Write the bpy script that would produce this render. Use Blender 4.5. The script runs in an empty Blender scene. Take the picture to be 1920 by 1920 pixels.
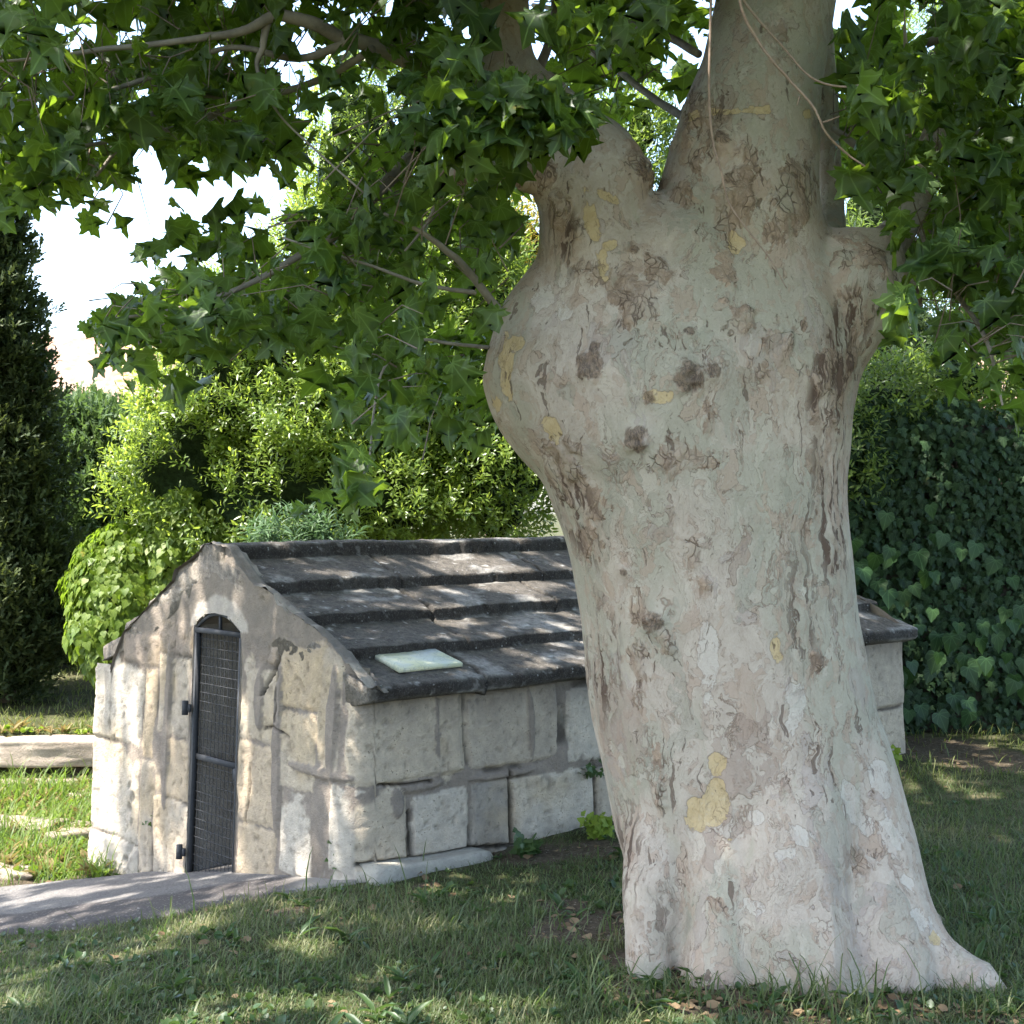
import bpy, math, random
import numpy as np
from mathutils import Vector, Matrix
from mathutils.bvhtree import BVHTree

random.seed(7)
RNG = np.random.default_rng(11)
SC = bpy.context.scene
COL = SC.collection
R = math.radians
FPX, CX, CY, CAMZ = 2570.0, 960.0, 960.0, 1.7

# ------------------------------------------------------------------ camera, sky, sun, exposure
cam_d = bpy.data.cameras.new('camera')
cam_d.sensor_width = 36.0
cam_d.lens = 36.0 * FPX / 1920.0
cam_d.clip_end = 3000.0
cam = bpy.data.objects.new('camera', cam_d)
cam.location = (0, 0, CAMZ)
cam.rotation_euler = (R(90), 0, 0)
COL.objects.link(cam)
SC.camera = cam

SUN = Vector((-0.95, -0.28, 1.72)).normalized()      # direction towards the sun
SUN_EL = math.asin(SUN.z)
world = bpy.data.worlds.new('World')
SC.world = world
world.use_nodes = True
wn = world.node_tree
bg = wn.nodes['Background']
sky = wn.nodes.new('ShaderNodeTexSky')
sky.sky_type = 'NISHITA'
sky.sun_disc = False
sky.sun_elevation = SUN_EL
sky.sun_rotation = math.atan2(SUN.x, SUN.y)
sky.dust_density = 2.0
sky.air_density = 1.0
wn.links.new(sky.outputs[0], bg.inputs[0])
bg.inputs[1].default_value = 0.15
sun_d = bpy.data.lights.new('sun', 'SUN')
sun_d.energy = 3.5
sun_d.angle = R(0.55)
sun_d.color = (1.0, 0.95, 0.87)
sun = bpy.data.objects.new('sun', sun_d)
sun.rotation_euler = SUN.to_track_quat('Z', 'Y').to_euler()
COL.objects.link(sun)
SC.view_settings.view_transform = 'Standard'
SC.view_settings.look = 'None'
SC.view_settings.gamma = 1.0
SC.view_settings.use_curve_mapping = False
SC.view_settings.exposure = 2.42
SC.cycles.use_denoising = True
SC.cycles.max_bounces = 8
SC.cycles.transparent_max_bounces = 4

# ------------------------------------------------------------------ small maths
def P(px, py, Y):
    return Vector(((px - CX) / FPX * Y, Y, CAMZ - (py - CY) / FPX * Y))

def proj(p):
    p = np.asarray(p)
    y = np.maximum(p[..., 1], 0.05)
    return CX + p[..., 0] / y * FPX, CY - (p[..., 2] - CAMZ) / y * FPX

def _h(i, j, k, seed):
    with np.errstate(over='ignore'):
        n = (i.astype(np.int64) * 374761393 + j.astype(np.int64) * 668265263 + k.astype(np.int64) * 2147483647 + seed * 1274126177)
        n = n & 0xffffffff
        n = ((n ^ (n >> 13)) * 1274126177) & 0xffffffff
        n = ((n ^ (n >> 16)) * 2246822519) & 0xffffffff
        n = n ^ (n >> 15)
    return (n & 0xffffff) / float(0xffffff)

def vnoise(p, seed=0):
    p = np.asarray(p, dtype=float)
    f = np.floor(p); t = p - f; t = t * t * (3 - 2 * t)
    i, j, k = f[:, 0].astype(int), f[:, 1].astype(int), f[:, 2].astype(int)
    r = 0
    for a in (0, 1):
        for b in (0, 1):
            for c in (0, 1):
                w = (t[:, 0] if a else 1 - t[:, 0]) * (t[:, 1] if b else 1 - t[:, 1]) * (t[:, 2] if c else 1 - t[:, 2])
                r = r + w * _h(i + a, j + b, k + c, seed)
    return r * 2 - 1

def fbm(p, seed=0, oct=4):
    p = np.asarray(p, dtype=float)
    r = 0; a = 1; s = 0
    for o in range(oct):
        r = r + a * vnoise(p * (2 ** o) + 17.3 * o, seed + o)
        s += a; a *= 0.5
    return r / s

def n1(x, seed=0, oct=3):
    x = np.atleast_1d(np.asarray(x, float))
    return fbm(np.stack([x, x * 0 + .37, x * 0 + .71], 1), seed, oct)

def sstep(a, b, x):
    t = np.clip((x - a) / (b - a), 0, 1)
    return t * t * (3 - 2 * t)

# ------------------------------------------------------------------ mesh helpers
def tag(o, label=None, cat=None, group=None, kind=None):
    if label: o['label'] = label
    if cat: o['category'] = cat
    if group: o['group'] = group
    if kind: o['kind'] = kind
    return o

def empty(name, loc=(0, 0, 0)):
    o = bpy.data.objects.new(name, None)
    o.empty_display_size = 0.1
    o.location = loc
    COL.objects.link(o)
    return o

def mk(name, V, faces, mat=None, parent=None, attrs=None, col=None, smooth=True):
    """faces: a list of (n,k) integer arrays, or a list of index lists"""
    me = bpy.data.meshes.new(name)
    V = np.asarray(V, dtype=np.float32)
    if len(faces) and isinstance(faces[0], np.ndarray) and faces[0].ndim == 2:
        li = np.concatenate([f.ravel() for f in faces]).astype(np.int32)
        lt = np.concatenate([np.full(len(f), f.shape[1]) for f in faces]).astype(np.int32)
    else:
        li = np.array([i for f in faces for i in f], dtype=np.int32)
        lt = np.array([len(f) for f in faces], dtype=np.int32)
    ls = np.concatenate([[0], np.cumsum(lt)[:-1]]).astype(np.int32)
    me.vertices.add(len(V)); me.vertices.foreach_set('co', V.ravel())
    me.loops.add(len(li)); me.loops.foreach_set('vertex_index', li)
    me.polygons.add(len(lt)); me.polygons.foreach_set('loop_start', ls)
    me.polygons.foreach_set('loop_total', lt)
    if smooth: me.polygons.foreach_set('use_smooth', np.ones(len(lt), dtype=bool))
    me.update(calc_edges=True)
    me.validate()
    if col is not None and len(me.vertices) == len(V):
        a = me.color_attributes.new('col', 'FLOAT_COLOR', 'POINT')
        c = np.ones((len(V), 4), dtype=np.float32); c[:, :3] = col
        a.data.foreach_set('color', c.ravel())
    for k, v in (attrs or {}).items():
        a = me.attributes.new(k, 'FLOAT', 'POINT')
        a.data.foreach_set('value', np.asarray(v, dtype=np.float32))
    if mat: me.materials.append(mat)
    o = bpy.data.objects.new(name, me)
    COL.objects.link(o)
    if parent:
        o.parent = parent
        o.matrix_parent_inverse = Matrix.Translation(-parent.location)
    return o

class MB:
    def __init__(s): s.v = []; s.f = []
    def box(s, o, ax, ay, az):
        """box from corner o along three edge vectors"""
        o, ax, ay, az = map(Vector, (o, ax, ay, az))
        b = len(s.v)
        for k in (0, 1):
            for j in (0, 1):
                for i in (0, 1): s.v.append(tuple(o + ax * i + ay * j + az * k))
        for q in ((0, 2, 3, 1), (4, 5, 7, 6), (0, 1, 5, 4), (2, 6, 7, 3), (0, 4, 6, 2), (1, 3, 7, 5)): s.f.append([b + i for i in q])
    def tube(s, pts, rad, n=8, cap=True):
        pts = [Vector(p) for p in pts]
        if not hasattr(rad, '__len__'): rad = [rad] * len(pts)
        b = len(s.v); prev = None
        for i, p in enumerate(pts):
            d = (pts[min(i + 1, len(pts) - 1)] - pts[max(i - 1, 0)])
            d = d.normalized() if d.length > 1e-9 else Vector((0, 0, 1))
            if prev is None:
                x = d.orthogonal().normalized()
            else:
                x = (prev - d * prev.dot(d)).normalized()
            prev = x; y = d.cross(x)
            for k in range(n):
                a = 2 * math.pi * k / n
                s.v.append(tuple(p + (x * math.cos(a) + y * math.sin(a)) * rad[i]))
        for i in range(len(pts) - 1):
            for k in range(n):
                k2 = (k + 1) % n
                s.f.append([b + i * n + k, b + i * n + k2, b + (i + 1) * n + k2, b + (i + 1) * n + k])
        if cap:
            s.f.append([b + k for k in range(n)][::-1])
            s.f.append([b + (len(pts) - 1) * n + k for k in range(n)])
    def build(s, name, mat, parent=None, smooth=True, **k):
        return mk(name, s.v, s.f, mat, parent, smooth=smooth, **k)

def crom(pts, n=6):
    """Catmull-Rom resample of rows (x,y,z,r...)"""
    p = np.asarray(pts, float)
    q = np.vstack([2 * p[0] - p[1], p, 2 * p[-1] - p[-2]])
    out = []
    for i in range(1, len(q) - 2):
        for t in np.linspace(0, 1, n, endpoint=False):
            a, b, c, d = q[i - 1], q[i], q[i + 1], q[i + 2]
            out.append(.5 * ((2 * b) + (-a + c) * t + (2 * a - 5 * b + 4 * c - d) * t * t + (-a + 3 * b - 3 * c + d) * t ** 3))
    out.append(p[-1])
    return np.array(out)

def ortho(d, nrm):
    """rotation matrices with X along d and Z near nrm, rows of (N,3)"""
    x = d / np.maximum(np.linalg.norm(d, axis=1, keepdims=True), 1e-9)
    z = nrm - x * np.sum(nrm * x, 1, keepdims=True)
    l = np.linalg.norm(z, axis=1, keepdims=True)
    bad = l[:, 0] < 1e-4
    z[bad] = np.array([.3, .5, .8])
    z = z / np.maximum(np.linalg.norm(z, axis=1, keepdims=True), 1e-9)
    y = np.cross(z, x)
    return np.stack([x, y, z], 2)

def scatter(T, F, pos, M, sc):
    """copies of a template inside ONE mesh (leaves, blades): returns V, faces, instance index"""
    T = np.asarray(T, float); N = len(pos); k = len(T)
    if np.ndim(sc) == 1: sc = np.repeat(np.asarray(sc)[:, None], 3, 1)
    L = T[None] * sc[:, None, :]
    V = np.einsum('nij,nkj->nki', M, L) + pos[:, None]
    fs = []
    for f in F:
        f = np.asarray(f)
        fs.append((f[None] + (np.arange(N) * k)[:, None, None]).reshape(-1, f.shape[1]))
    return V.reshape(-1, 3), fs, np.repeat(np.arange(N), k)

def rdir(n):
    v = RNG.normal(size=(n, 3)); return v / np.linalg.norm(v, axis=1, keepdims=True)

# ------------------------------------------------------------------ materials
class NT:
    def __init__(s, name):
        s.m = bpy.data.materials.new(name); s.m.use_nodes = True
        s.t = s.m.node_tree; s.t.nodes.clear()
        s.out = s.t.nodes.new('ShaderNodeOutputMaterial')
    def n(s, typ, ins=None, **k):
        x = s.t.nodes.new('ShaderNode' + typ)
        for a, b in k.items(): setattr(x, a, b)
        for a, b in (ins or {}).items(): s.put(x.inputs[a], b)
        return x
    def put(s, sock, v):
        if isinstance(v, bpy.types.NodeSocket): s.t.links.new(v, sock)
        elif isinstance(v, bpy.types.Node): s.t.links.new(v.outputs[0], sock)
        elif isinstance(v, tuple) and len(v) == 3 and sock.type == 'RGBA': sock.default_value = (*v, 1)
        else: sock.default_value = v
    def math(s, op, a, b=0.0, c=None):
        x = s.n('Math', operation=op); s.put(x.inputs[0], a); s.put(x.inputs[1], b)
        if c is not None: s.put(x.inputs[2], c)
        return x.outputs[0]
    def mix(s, f, a, b, mode='MIX'):
        x = s.n('Mix', data_type='RGBA', blend_type=mode)
        s.put(x.inputs[0], f); s.put(x.inputs[6], a); s.put(x.inputs[7], b)
        return x.outputs[2]
    def noise(s, vec, scale, detail=3, rough=.55, dist=0.0):
        x = s.n('TexNoise', {'Scale': scale, 'Detail': detail, 'Roughness': rough, 'Distortion': dist})
        if vec is not None: s.put(x.inputs['Vector'], vec)
        return x.outputs[0]
    def mp(s, v, a, b, lo=0.0, hi=1.0, mode='LINEAR'):
        x = s.n('MapRange', interpolation_type=mode)
        s.put(x.inputs[0], v); x.inputs[1].default_value = a; x.inputs[2].default_value = b
        x.inputs[3].default_value = lo; x.inputs[4].default_value = hi
        return x.outputs[0]
    def vscale(s, vec, sc):
        x = s.n('Mapping'); s.put(x.inputs[0], vec); x.inputs['Scale'].default_value = sc
        return x.outputs[0]
    def attr(s, name, fac=False):
        x = s.n('Attribute', attribute_name=name)
        return x.outputs['Fac'] if fac else x.outputs['Color']
    def obj(s):
        return s.n('TexCoord').outputs['Object']
    def bump(s, h, strength, dist, prev=None):
        x = s.n('Bump', {'Strength': strength, 'Distance': dist, 'Height': h})
        if prev is not None: s.put(x.inputs['Normal'], prev)
        return x.outputs[0]
    def princ(s, col, rough=.8, spec=.3, normal=None, metal=0.0):
        x = s.n('BsdfPrincipled')
        s.put(x.inputs['Base Color'], col); s.put(x.inputs['Roughness'], rough)
        x.inputs['Specular IOR Level'].default_value = spec; s.put(x.inputs['Metallic'], metal)
        if normal is not None: s.put(x.inputs['Normal'], normal)
        return x.outputs[0]
    def done(s, sh):
        s.t.links.new(sh, s.out.inputs[0]); return s.m

def leaf_mat(name, ca, cb, trans, mix=.4, rough=.42, spec=.45, veins=0.0):
    """colour runs from ca to cb with the per-leaf tint; light passes through the blade"""
    t = NT(name)
    ti = t.attr('tint', True)
    c = t.mix(ti, ca, cb)
    no = t.noise(t.obj(), 30, 2)
    c = t.mix(t.mp(no, .3, .7, 0, .35), c, tuple(x * .55 for x in cb))
    tr = t.mix(ti, trans, tuple(min(1, x * 1.25) for x in trans))
    if veins:
        lx = t.attr('lx', True); ly = t.attr('ly', True)
        an = t.math('FRACT', t.math('ADD', t.math('DIVIDE', t.math('ARCTAN2', ly, lx), .66), .5))
        rr = t.math('SQRT', t.math('ADD', t.math('MULTIPLY', lx, lx), t.math('MULTIPLY', ly, ly)))
        dv = t.math('MULTIPLY', t.math('ABSOLUTE', t.math('SUBTRACT', an, .5)), t.math('MULTIPLY', rr, .66))
        vm = t.mp(dv, .006, .022, veins, 0)
        c = t.mix(vm, c, tuple(min(1, x * 2.6 + .02) for x in cb))
        c = t.mix(t.mp(t.noise(t.obj(), 9, 3, .6), .66, .74, 0, .5), c, (cb[0] * 2.2 + .03, cb[1] * 1.3, cb[2]))
    a = t.princ(c, rough, spec, t.bump(no, .3, .004))
    b = t.n('BsdfTranslucent', {'Color': tr}).outputs[0]
    m = t.n('MixShader', {0: mix}); t.t.links.new(a, m.inputs[1]); t.t.links.new(b, m.inputs[2])
    return t.done(m.outputs[0])

def simple(name, col, rough=.8, spec=.3, ns=20, amt=.3, bump=.3, bd=.004, metal=0.0):
    t = NT(name)
    o = t.obj(); n = t.noise(o, ns, 5, .65)
    c = t.mix(t.mp(n, .3, .7, 0, 1), tuple(x * (1 - amt) for x in col), tuple(min(1, x * (1 + amt)) for x in col))
    return t.done(t.princ(c, rough, spec, t.bump(n, bump, bd), metal))

# ------------------------------------------------------------------ terrain
def zg(x, y, fine=True):
    x = np.asarray(x, float); y = np.asarray(y, float)
    q = .156 * (x + .75) - .097 * (y - 6.3)
    m = -0.12
    lo = np.maximum(q, -.47)
    z = np.where(lo < 0.04, lo, .04)
    z = .5 * (lo + .03 - np.sqrt((lo - .03) ** 2 + .004))          # smooth minimum with the lawn level
    z = np.maximum(z, -.5)
    up = sstep(11.02, 11.14, y) * sstep(-1.2, -2.2, x)               # the lawn held up by the low wall
    z2 = -.11 + .34 * sstep(11.2, 15.5, y)
    z = z * (1 - up) + z2 * up
    right = sstep(-1.5, .5, x)
    z = z * (1 - right * sstep(7.5, 10, y)) + .05 * right * sstep(7.5, 10, y)
    far = sstep(15.5, 20, y)
    z = z * (1 - far) + .22 * far
    if fine:
        p = np.stack([x, y, x * 0], -1).reshape(-1, 3)
        z = z + (fbm(p * 1.1, 5, 3) * .035 + fbm(p * 7, 9, 2) * .009).reshape(x.shape)
    return z

def ground_at(px, py):
    """the ground point seen at a pixel"""
    px = np.asarray(px, float); py = np.asarray(py, float)
    Y = CAMZ * FPX / np.maximum(py - CY, 30)
    for _ in range(30):
        Yn = (CAMZ - zg((px - CX) / FPX * Y, Y, False)) * FPX / np.maximum(py - CY, 30)
        Y = .5 * Y + .5 * Yn
    return (px - CX) / FPX * Y, Y

def axis(a, b, fine_a, fine_b, st):
    mid = np.arange(fine_a, fine_b + 1e-6, st)
    L = fine_a - np.geomspace(st, fine_a - a, 26)[::-1]
    Rr = fine_b + np.geomspace(st, b - fine_b, 26)
    return np.concatenate([L, mid, Rr])
gx = axis(-400, 400, -6.5, 6.0, .06); gy = axis(-300, 900, 3.0, 13.0, .06)
GX, GY = np.meshgrid(gx, gy)
GZ = zg(GX, GY)
nx, ny = len(gx), len(gy)
idx = np.arange(nx * ny).reshape(ny, nx)
gf = np.stack([idx[:-1, :-1], idx[:-1, 1:], idx[1:, 1:], idx[1:, :-1]], -1).reshape(-1, 4)
gp = np.stack([GX, GY, GZ], -1).reshape(-1, 3)

# places where bare soil shows: (x, y, radius) read off the photograph
soil = []
for px, py, r in ((1130, 1740, .32), (1060, 1700, .16), (1000, 1600, .22), (1120, 1590, .2), (1750, 1405, .6), (1880, 1430, .5), (1650, 1440, .2), (540, 1715, .13),
                  (1050, 1760, .16), (1180, 1860, .2), (1480, 1880, .3), (100, 1640, .5), (60, 1560, .5), (160, 1450, .4), (1500, 1900, .25), (1330, 1880, .22), (1250, 1840, .2), (1650, 1890, .22), (1860, 1900, .16), (1180, 1800, .16), (900, 1600, .14), (800, 1660, .08)):
    x, y = ground_at(px, py); soil.append((float(x), float(y), r))
def soil_mask(x, y):
    m = np.zeros(np.shape(x))
    for a, b, r in soil:
        m = np.maximum(m, 1 - np.hypot((x - a), (y - b)) / r)
    p = np.stack([x, y, x * 0], -1).reshape(-1, 3)
    return m + .28 * fbm(p * 5, 31, 3).reshape(np.shape(x))
t = NT('soil_and_turf')
o = t.obj()
a = t.noise(o, 5, 6, .65); b = t.noise(o, 45, 5, .7); d = t.noise(o, .9, 3)
c1 = t.mix(t.mp(b, .3, .7), (.035, .027, .018), (.14, .11, .075))
c2 = t.mix(t.mp(b, .3, .72), (.022, .032, .012), (.085, .085, .04))
c3 = t.mix(t.mp(a, .45, .62), c2, (.14, .12, .07))
sm = t.attr('soil', True)
c = t.mix(t.mp(sm, .1, .35), t.mix(t.mp(d, .3, .7), c2, c3), c1)
vo = t.n('TexVoronoi', {'Vector': o, 'Scale': 75.0}).outputs[0]
peb = t.math('MULTIPLY', t.mp(vo, .22, .3, 1, 0), t.mp(t.noise(o, 25, 2), .55, .62))
c = t.mix(t.math('MULTIPLY', peb, t.mp(sm, .1, .3)), c, (.3, .27, .22))
M_ground = t.done(t.princ(c, .95, .1, t.bump(b, .8, .02)))
g = mk('ground', gp, [gf], M_ground, attrs={'soil': soil_mask(gp[:, 0], gp[:, 1])})
tag(g, kind='structure')

# ------------------------------------------------------------------ asphalt path
near = [(-260, 1795), (-100, 1772), (0, 1757), (120, 1747), (220, 1732), (330, 1722), (430, 1702), (520, 1684), (600, 1672), (668, 1662)]
farr = [(-260, 1690), (-100, 1676), (0, 1666), (90, 1659), (185, 1651), (270, 1640), (350, 1630), (450, 1622), (540, 1618), (640, 1620)]
nn = crom([(*np.array(ground_at(*p)).tolist(), 0) for p in near], 12)
ff = crom([(*np.array(ground_at(*p)).tolist(), 0) for p in farr], 12)
NU = len(nn); NVp = 44
pv = []; pe = []
for j in range(NVp):
    w = j / (NVp - 1)
    row = nn[:, :2] * (1 - w) + ff[:, :2] * w
    if j in (0, NVp - 1):
        row = row + np.stack([n1(np.arange(NU) * .35, 3) * .01, n1(np.arange(NU) * .35, 4) * .025], 1)
    z = zg(row[:, 0], row[:, 1], False) + .022 + .008 * math.sin(math.pi * w)
    z = z + fbm(np.stack([row[:, 0] * 1.2, row[:, 1] * 1.2, row[:, 0] * 0], 1), 5, 2) * .012
    if j in (0, NVp - 1): z = z - .07
    pv.append(np.stack([row[:, 0], row[:, 1], z], 1)); pe.append(np.full(NU, w))
pi_ = np.arange(NU * NVp).reshape(NVp, NU)
pf = np.stack([pi_[:-1, :-1], pi_[:-1, 1:], pi_[1:, 1:], pi_[1:, :-1]], -1).reshape(-1, 4)
pv = np.concatenate(pv)
t = NT('worn_asphalt')
o = t.obj(); a = t.noise(o, 2.2, 4); b = t.noise(o, 180, 3, .7)
v = t.n('TexVoronoi', {'Vector': o, 'Scale': 130.0}).outputs['Color']
w = t.attr('across', True)
edge = t.mp(t.math('ADD', w, t.mp(a, 0, 1, -.12, .12)), .30, .33)
c = t.mix(t.mp(a, .35, .65), (.125, .115, .11), (.165, .155, .145))
c = t.mix(edge, t.mix(1.0, c, (.55, .52, .52), 'MULTIPLY'), c)
sp = t.mp(t.n('SeparateColor', {0: v}).outputs[0], .90, .97)
c = t.mix(t.math('MULTIPLY', sp, .5), c, (.36, .33, .30))
c = t.mix(t.mp(t.n('SeparateColor', {0: v}).outputs[1], .8, .9, 0, .6), c, (.05, .047, .045))
c = t.mix(t.attr('apron', True), c, (.27, .25, .22))
pa = mk('path', pv, [pf], t.done(t.princ(c, .9, .2, t.bump(b, .7, .006))), attrs={'across': np.concatenate(pe),
        'apron': sstep(-1.12, -.95, pv[:, 0]) * .8})
tag(pa, kind='structure')

# ------------------------------------------------------------------ the stone spring house
B0 = np.array([-.727, 6.33]); GD = np.array([-.67, .742]); LD = np.array([.742, .67])   # near corner, gable direction, long side direction
WG, LS = 2.646, 4.56
def gable_t(px):
    k = (px - CX) / FPX
    return (B0[0] - B0[1] * k) / (-GD[0] + GD[1] * k)
def side_s(px):
    k = (px - CX) / FPX
    return (B0[1] * k - B0[0]) / (LD[0] - LD[1] * k)
def gz(px, py):
    tt = gable_t(px); Y = B0[1] + GD[1] * tt
    return tt, CAMZ - (py - CY) / FPX * Y
def sz(px, py):
    s_ = side_s(px); Y = B0[1] + LD[1] * s_
    return s_, CAMZ - (py - CY) / FPX * Y
def W3(tt, s_, z):
    """t along the gable from the near corner, s along the long side, z up"""
    p = B0 + GD * tt + LD * s_
    return Vector((p[0], p[1], z))

house = empty('stone_spring_house', (-1.6, 7.3, -.2))
tag(house, 'small gabled limestone spring house with a stepped dark slab roof and a barred doorway', 'spring house')

gprof = [gz(*p) for p in ((212, 1262), (205, 1246), (215, 1234), (226, 1206), (236, 1182), (262, 1158), (282, 1135), (300, 1116), (327, 1088), (332, 1066), (352, 1054), (372, 1040), (383, 1024), (405, 1019), (430, 1024),
          (455, 1060), (478, 1092), (515, 1118), (550, 1150), (590, 1178), (628, 1212), (660, 1250), (692, 1288))]
gprof = sorted(gprof)
gT = np.array([p[0] for p in gprof]); gZ = np.array([p[1] for p in gprof])

CR = .10                                                  # rounding of the near corner
u_g = np.arange(WG, CR, -.0105); arc = np.linspace(0, 1, 18)[1:-1]; u_s = np.arange(CR, LS, .0105)
u_e = np.arange(0, WG, .04)
cols = [];  # (t, s, nt, ns, kind, u)
for x in u_g: cols.append((x, 0, 0, -1, 0, x))
for a in arc:
    an = a * math.pi / 2
    cols.append((CR - CR * math.sin(an), CR - CR * math.cos(an), -math.sin(an), -math.cos(an), 1, (1 - a) * CR if a < .5 else -a * CR))
for x in u_s: cols.append((0, x, -1, 0, 2, -x))
for x in u_e: cols.append((x, LS, 0, 1, 3, -x - LS - .01))
cols.append((WG, LS, 1, 1, 3, -99)); 
for x in np.arange(LS, 0, -.06): cols.append((WG, x, 1, 0, 4, 50 + x))
cols = np.array(cols)
NUc = len(cols); NVw = 165
isg = cols[:, 5] >= 0
# one coordinate u: positive along the gable, negative along the long side
U = np.where(cols[:, 4] == 4, cols[:, 5], cols[:, 5])
top = np.where((cols[:, 4] <= 1) & (cols[:, 5] >= 0), np.interp(cols[:, 5], gT, gZ), .85)
top = np.where(cols[:, 4] == 3, np.interp(cols[:, 0], gT, gZ) - .03, top)
top = np.where(cols[:, 4] == 4, .78, top)
c4b = cols[:, 4] == 1
top[c4b] = np.interp(cols[c4b, 0], gT, gZ) 
ZB = -.62
vv = np.linspace(0, 1, NVw)
Zw = ZB + (top[:, None] - ZB) * vv[None]
Uw = np.repeat(U[:, None], NVw, 1)

# blocks traced from the photograph: (u0, u1, z0, z1, tone)
blocks = []
def gb(x0, y0, x1, y1, tone):
    xm = (x0 + x1) / 2
    t0 = gable_t(x1); t1 = gable_t(x0)
    blocks.append((t0, t1, gz(xm, y1)[1], gz(xm, y0)[1], tone))
def sb(x0, y0, x1, y1, tone):
    xm = (x0 + x1) / 2
    blocks.append((-side_s(x1), -side_s(x0), sz(xm, y1)[1], sz(xm, y0)[1], tone))
for q in ((527, 1195, 612, 1330, 3), (598, 1215, 642, 1450, 1), (527, 1335, 597, 1478, 2), (535, 1478, 595, 1640, 4), (455, 1150, 480, 1300, 1), (482, 1150, 525, 1245, 0), (452, 1250, 522, 1390, 2), (455, 1395, 528, 1545, 3),
          (470, 1448, 500, 1540, 4), (455, 1548, 530, 1650, 3), (300, 1230, 358, 1380, 1), (322, 1385, 362, 1500, 3), (300, 1500, 364, 1650, 1), (150, 1250, 272, 1384, 4), (274, 1250, 298, 1420, 3), (150, 1388, 274, 1560, 4),
          (276, 1424, 298, 1650, 1), (150, 1565, 274, 1680, 4), (230, 1190, 300, 1245, 0), (300, 1120, 362, 1225, 0), (455, 1060, 520, 1145, 0), (330, 1070, 450, 1130, 0)):
    gb(*q)
z_c = .40
for q in ((640, 1300, 862, 1462, 2), (872, 1290, 1042, 1432, 1), (1058, 1285, 1230, 1418, 4), (1236, 1280, 1420, 1400, 1), (1425, 1270, 1560, 1370, 2), (1562, 1205, 1700, 1330, 1),
          (664, 1470, 755, 1640, 2), (762, 1480, 868, 1640, 4), (874, 1462, 948, 1605, 5), (953, 1445, 1104, 1600, 4), (1108, 1428, 1240, 1590, 1), (1244, 1410, 1400, 1580, 2), (1404, 1385, 1560, 1500, 1), (1562, 1332, 1720, 1450, 2)):
    sb(*q)
blocks.append((-.09, .16, .03, .43, 4)); blocks.append((-.30, .12, -.3, .06, 4))
blocks = [list(b) for b in blocks]

ub = Uw.ravel(); zb = Zw.ravel()
warp = np.stack([ub * 3, zb * 3, ub * 0], 1)
wu = ub + fbm(warp, 41, 4) * .022 + fbm(warp * 8, 43, 2) * .003
wz = zb + fbm(warp + 50, 42, 4) * .022 + fbm(warp * 8 + 9, 44, 2) * .003
best = np.full(len(ub), -1.0); tone = np.zeros(len(ub), int); bid = np.zeros(len(ub), int)
for i, (a0, a1, b0, b1, tn) in enumerate(blocks):
    d = np.minimum(np.minimum(wu - min(a0, a1), max(a0, a1) - wu), np.minimum(wz - b0, b1 - wz))
    m = d > best
    best[m] = d[m]; tone[m] = tn; bid[m] = i
pos3 = np.stack([ub, zb, ub * 0 + .5], 1)
rough_h = fbm(pos3 * 6, 51, 4) * .012 + fbm(pos3 * 30, 52, 3) * .0035
tilt = np.array([random.uniform(-.007, .010) for _ in blocks])[bid]
on_g = ub >= 0
block_h = sstep(-.004, .022, best) ** .5 * np.where(on_g, .015, .022) - np.where(on_g, .008, .011) + tilt * np.where(on_g, .7, .9) + rough_h
mort_lvl = fbm(pos3 * 3.2 + 7, 61, 3)
mort_h = np.where(on_g, -.003 + .024 * mort_lvl, -.018 + .050 * mort_lvl) + fbm(pos3 * 40, 62, 2) * .0012
# the upper gable is rendered over in brown mortar; a smear hangs round the mended joints
upper = sstep(.95, 1.15, zb + .12 * fbm(pos3 * 5, 63, 3)) * on_g
mort_h = np.where(on_g, mort_h + upper * .02, mort_h)
for (ca, cb, ra, rb) in ((-.37, .40, .16, .035), (-.22, .33, .045, .09), (-.47, .62, .022, .3), (-1.1, .6, .03, .22), (.62, .5, .05, .5), (.16, .72, .05, .35), (.8, .75, .05, .2), (1.75, .5, .04, .6), (.3, .47, .3, .03), (-.9, .38, .3, .02)):
    e = 1 - np.sqrt(((wu - ca) / ra) ** 2 + ((wz - cb) / rb) ** 2)
    mort_h = np.maximum(mort_h, -.03 + .05 * sstep(-.25, .35, e + .35 * fbm(pos3 * 9, 64, 3)))
is_m = sstep(-.0015, .0015, mort_h - block_h)
H = np.maximum(block_h, mort_h)
gap = sstep(.0, -.012, H)
# cracks
def seg_d(pts, u_, z_):
    r = np.full(len(u_), 9.0)
    for (a0, a1), (b0, b1) in zip(pts[:-1], pts[1:]):
        dx, dz = b0 - a0, b1 - a1
        tt = np.clip(((u_ - a0) * dx + (z_ - a1) * dz) / (dx * dx + dz * dz + 1e-9), 0, 1)
        r = np.minimum(r, np.hypot(u_ - a0 - dx * tt, z_ - a1 - dz * tt))
    return r
crk = np.zeros(len(ub))
def crack(pts, w): 
    global crk
    d = seg_d(pts, wu * .5 + ub * .5, wz * .5 + zb * .5)
    crk = np.maximum(crk, 1 - sstep(w * .5, w, d))
G_ = lambda *q: [gz(a, b) for a, b in q]
S_ = lambda *q: [(-sz(a, b)[0], sz(a, b)[1]) for a, b in q]
crack(G_((478, 1440), (479, 1480), (476, 1515), (472, 1542)), .008)
crack(G_((524, 1200), (522, 1260), (526, 1330), (524, 1350)), .006)
crack(G_((520, 1245), (512, 1262), (502, 1285), (497, 1300)), .012)
crack(G_((500, 1365), (520, 1362), (548, 1380)), .008)
crack(S_((757, 1520), (762, 1560), (765, 1610)), .012)
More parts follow.
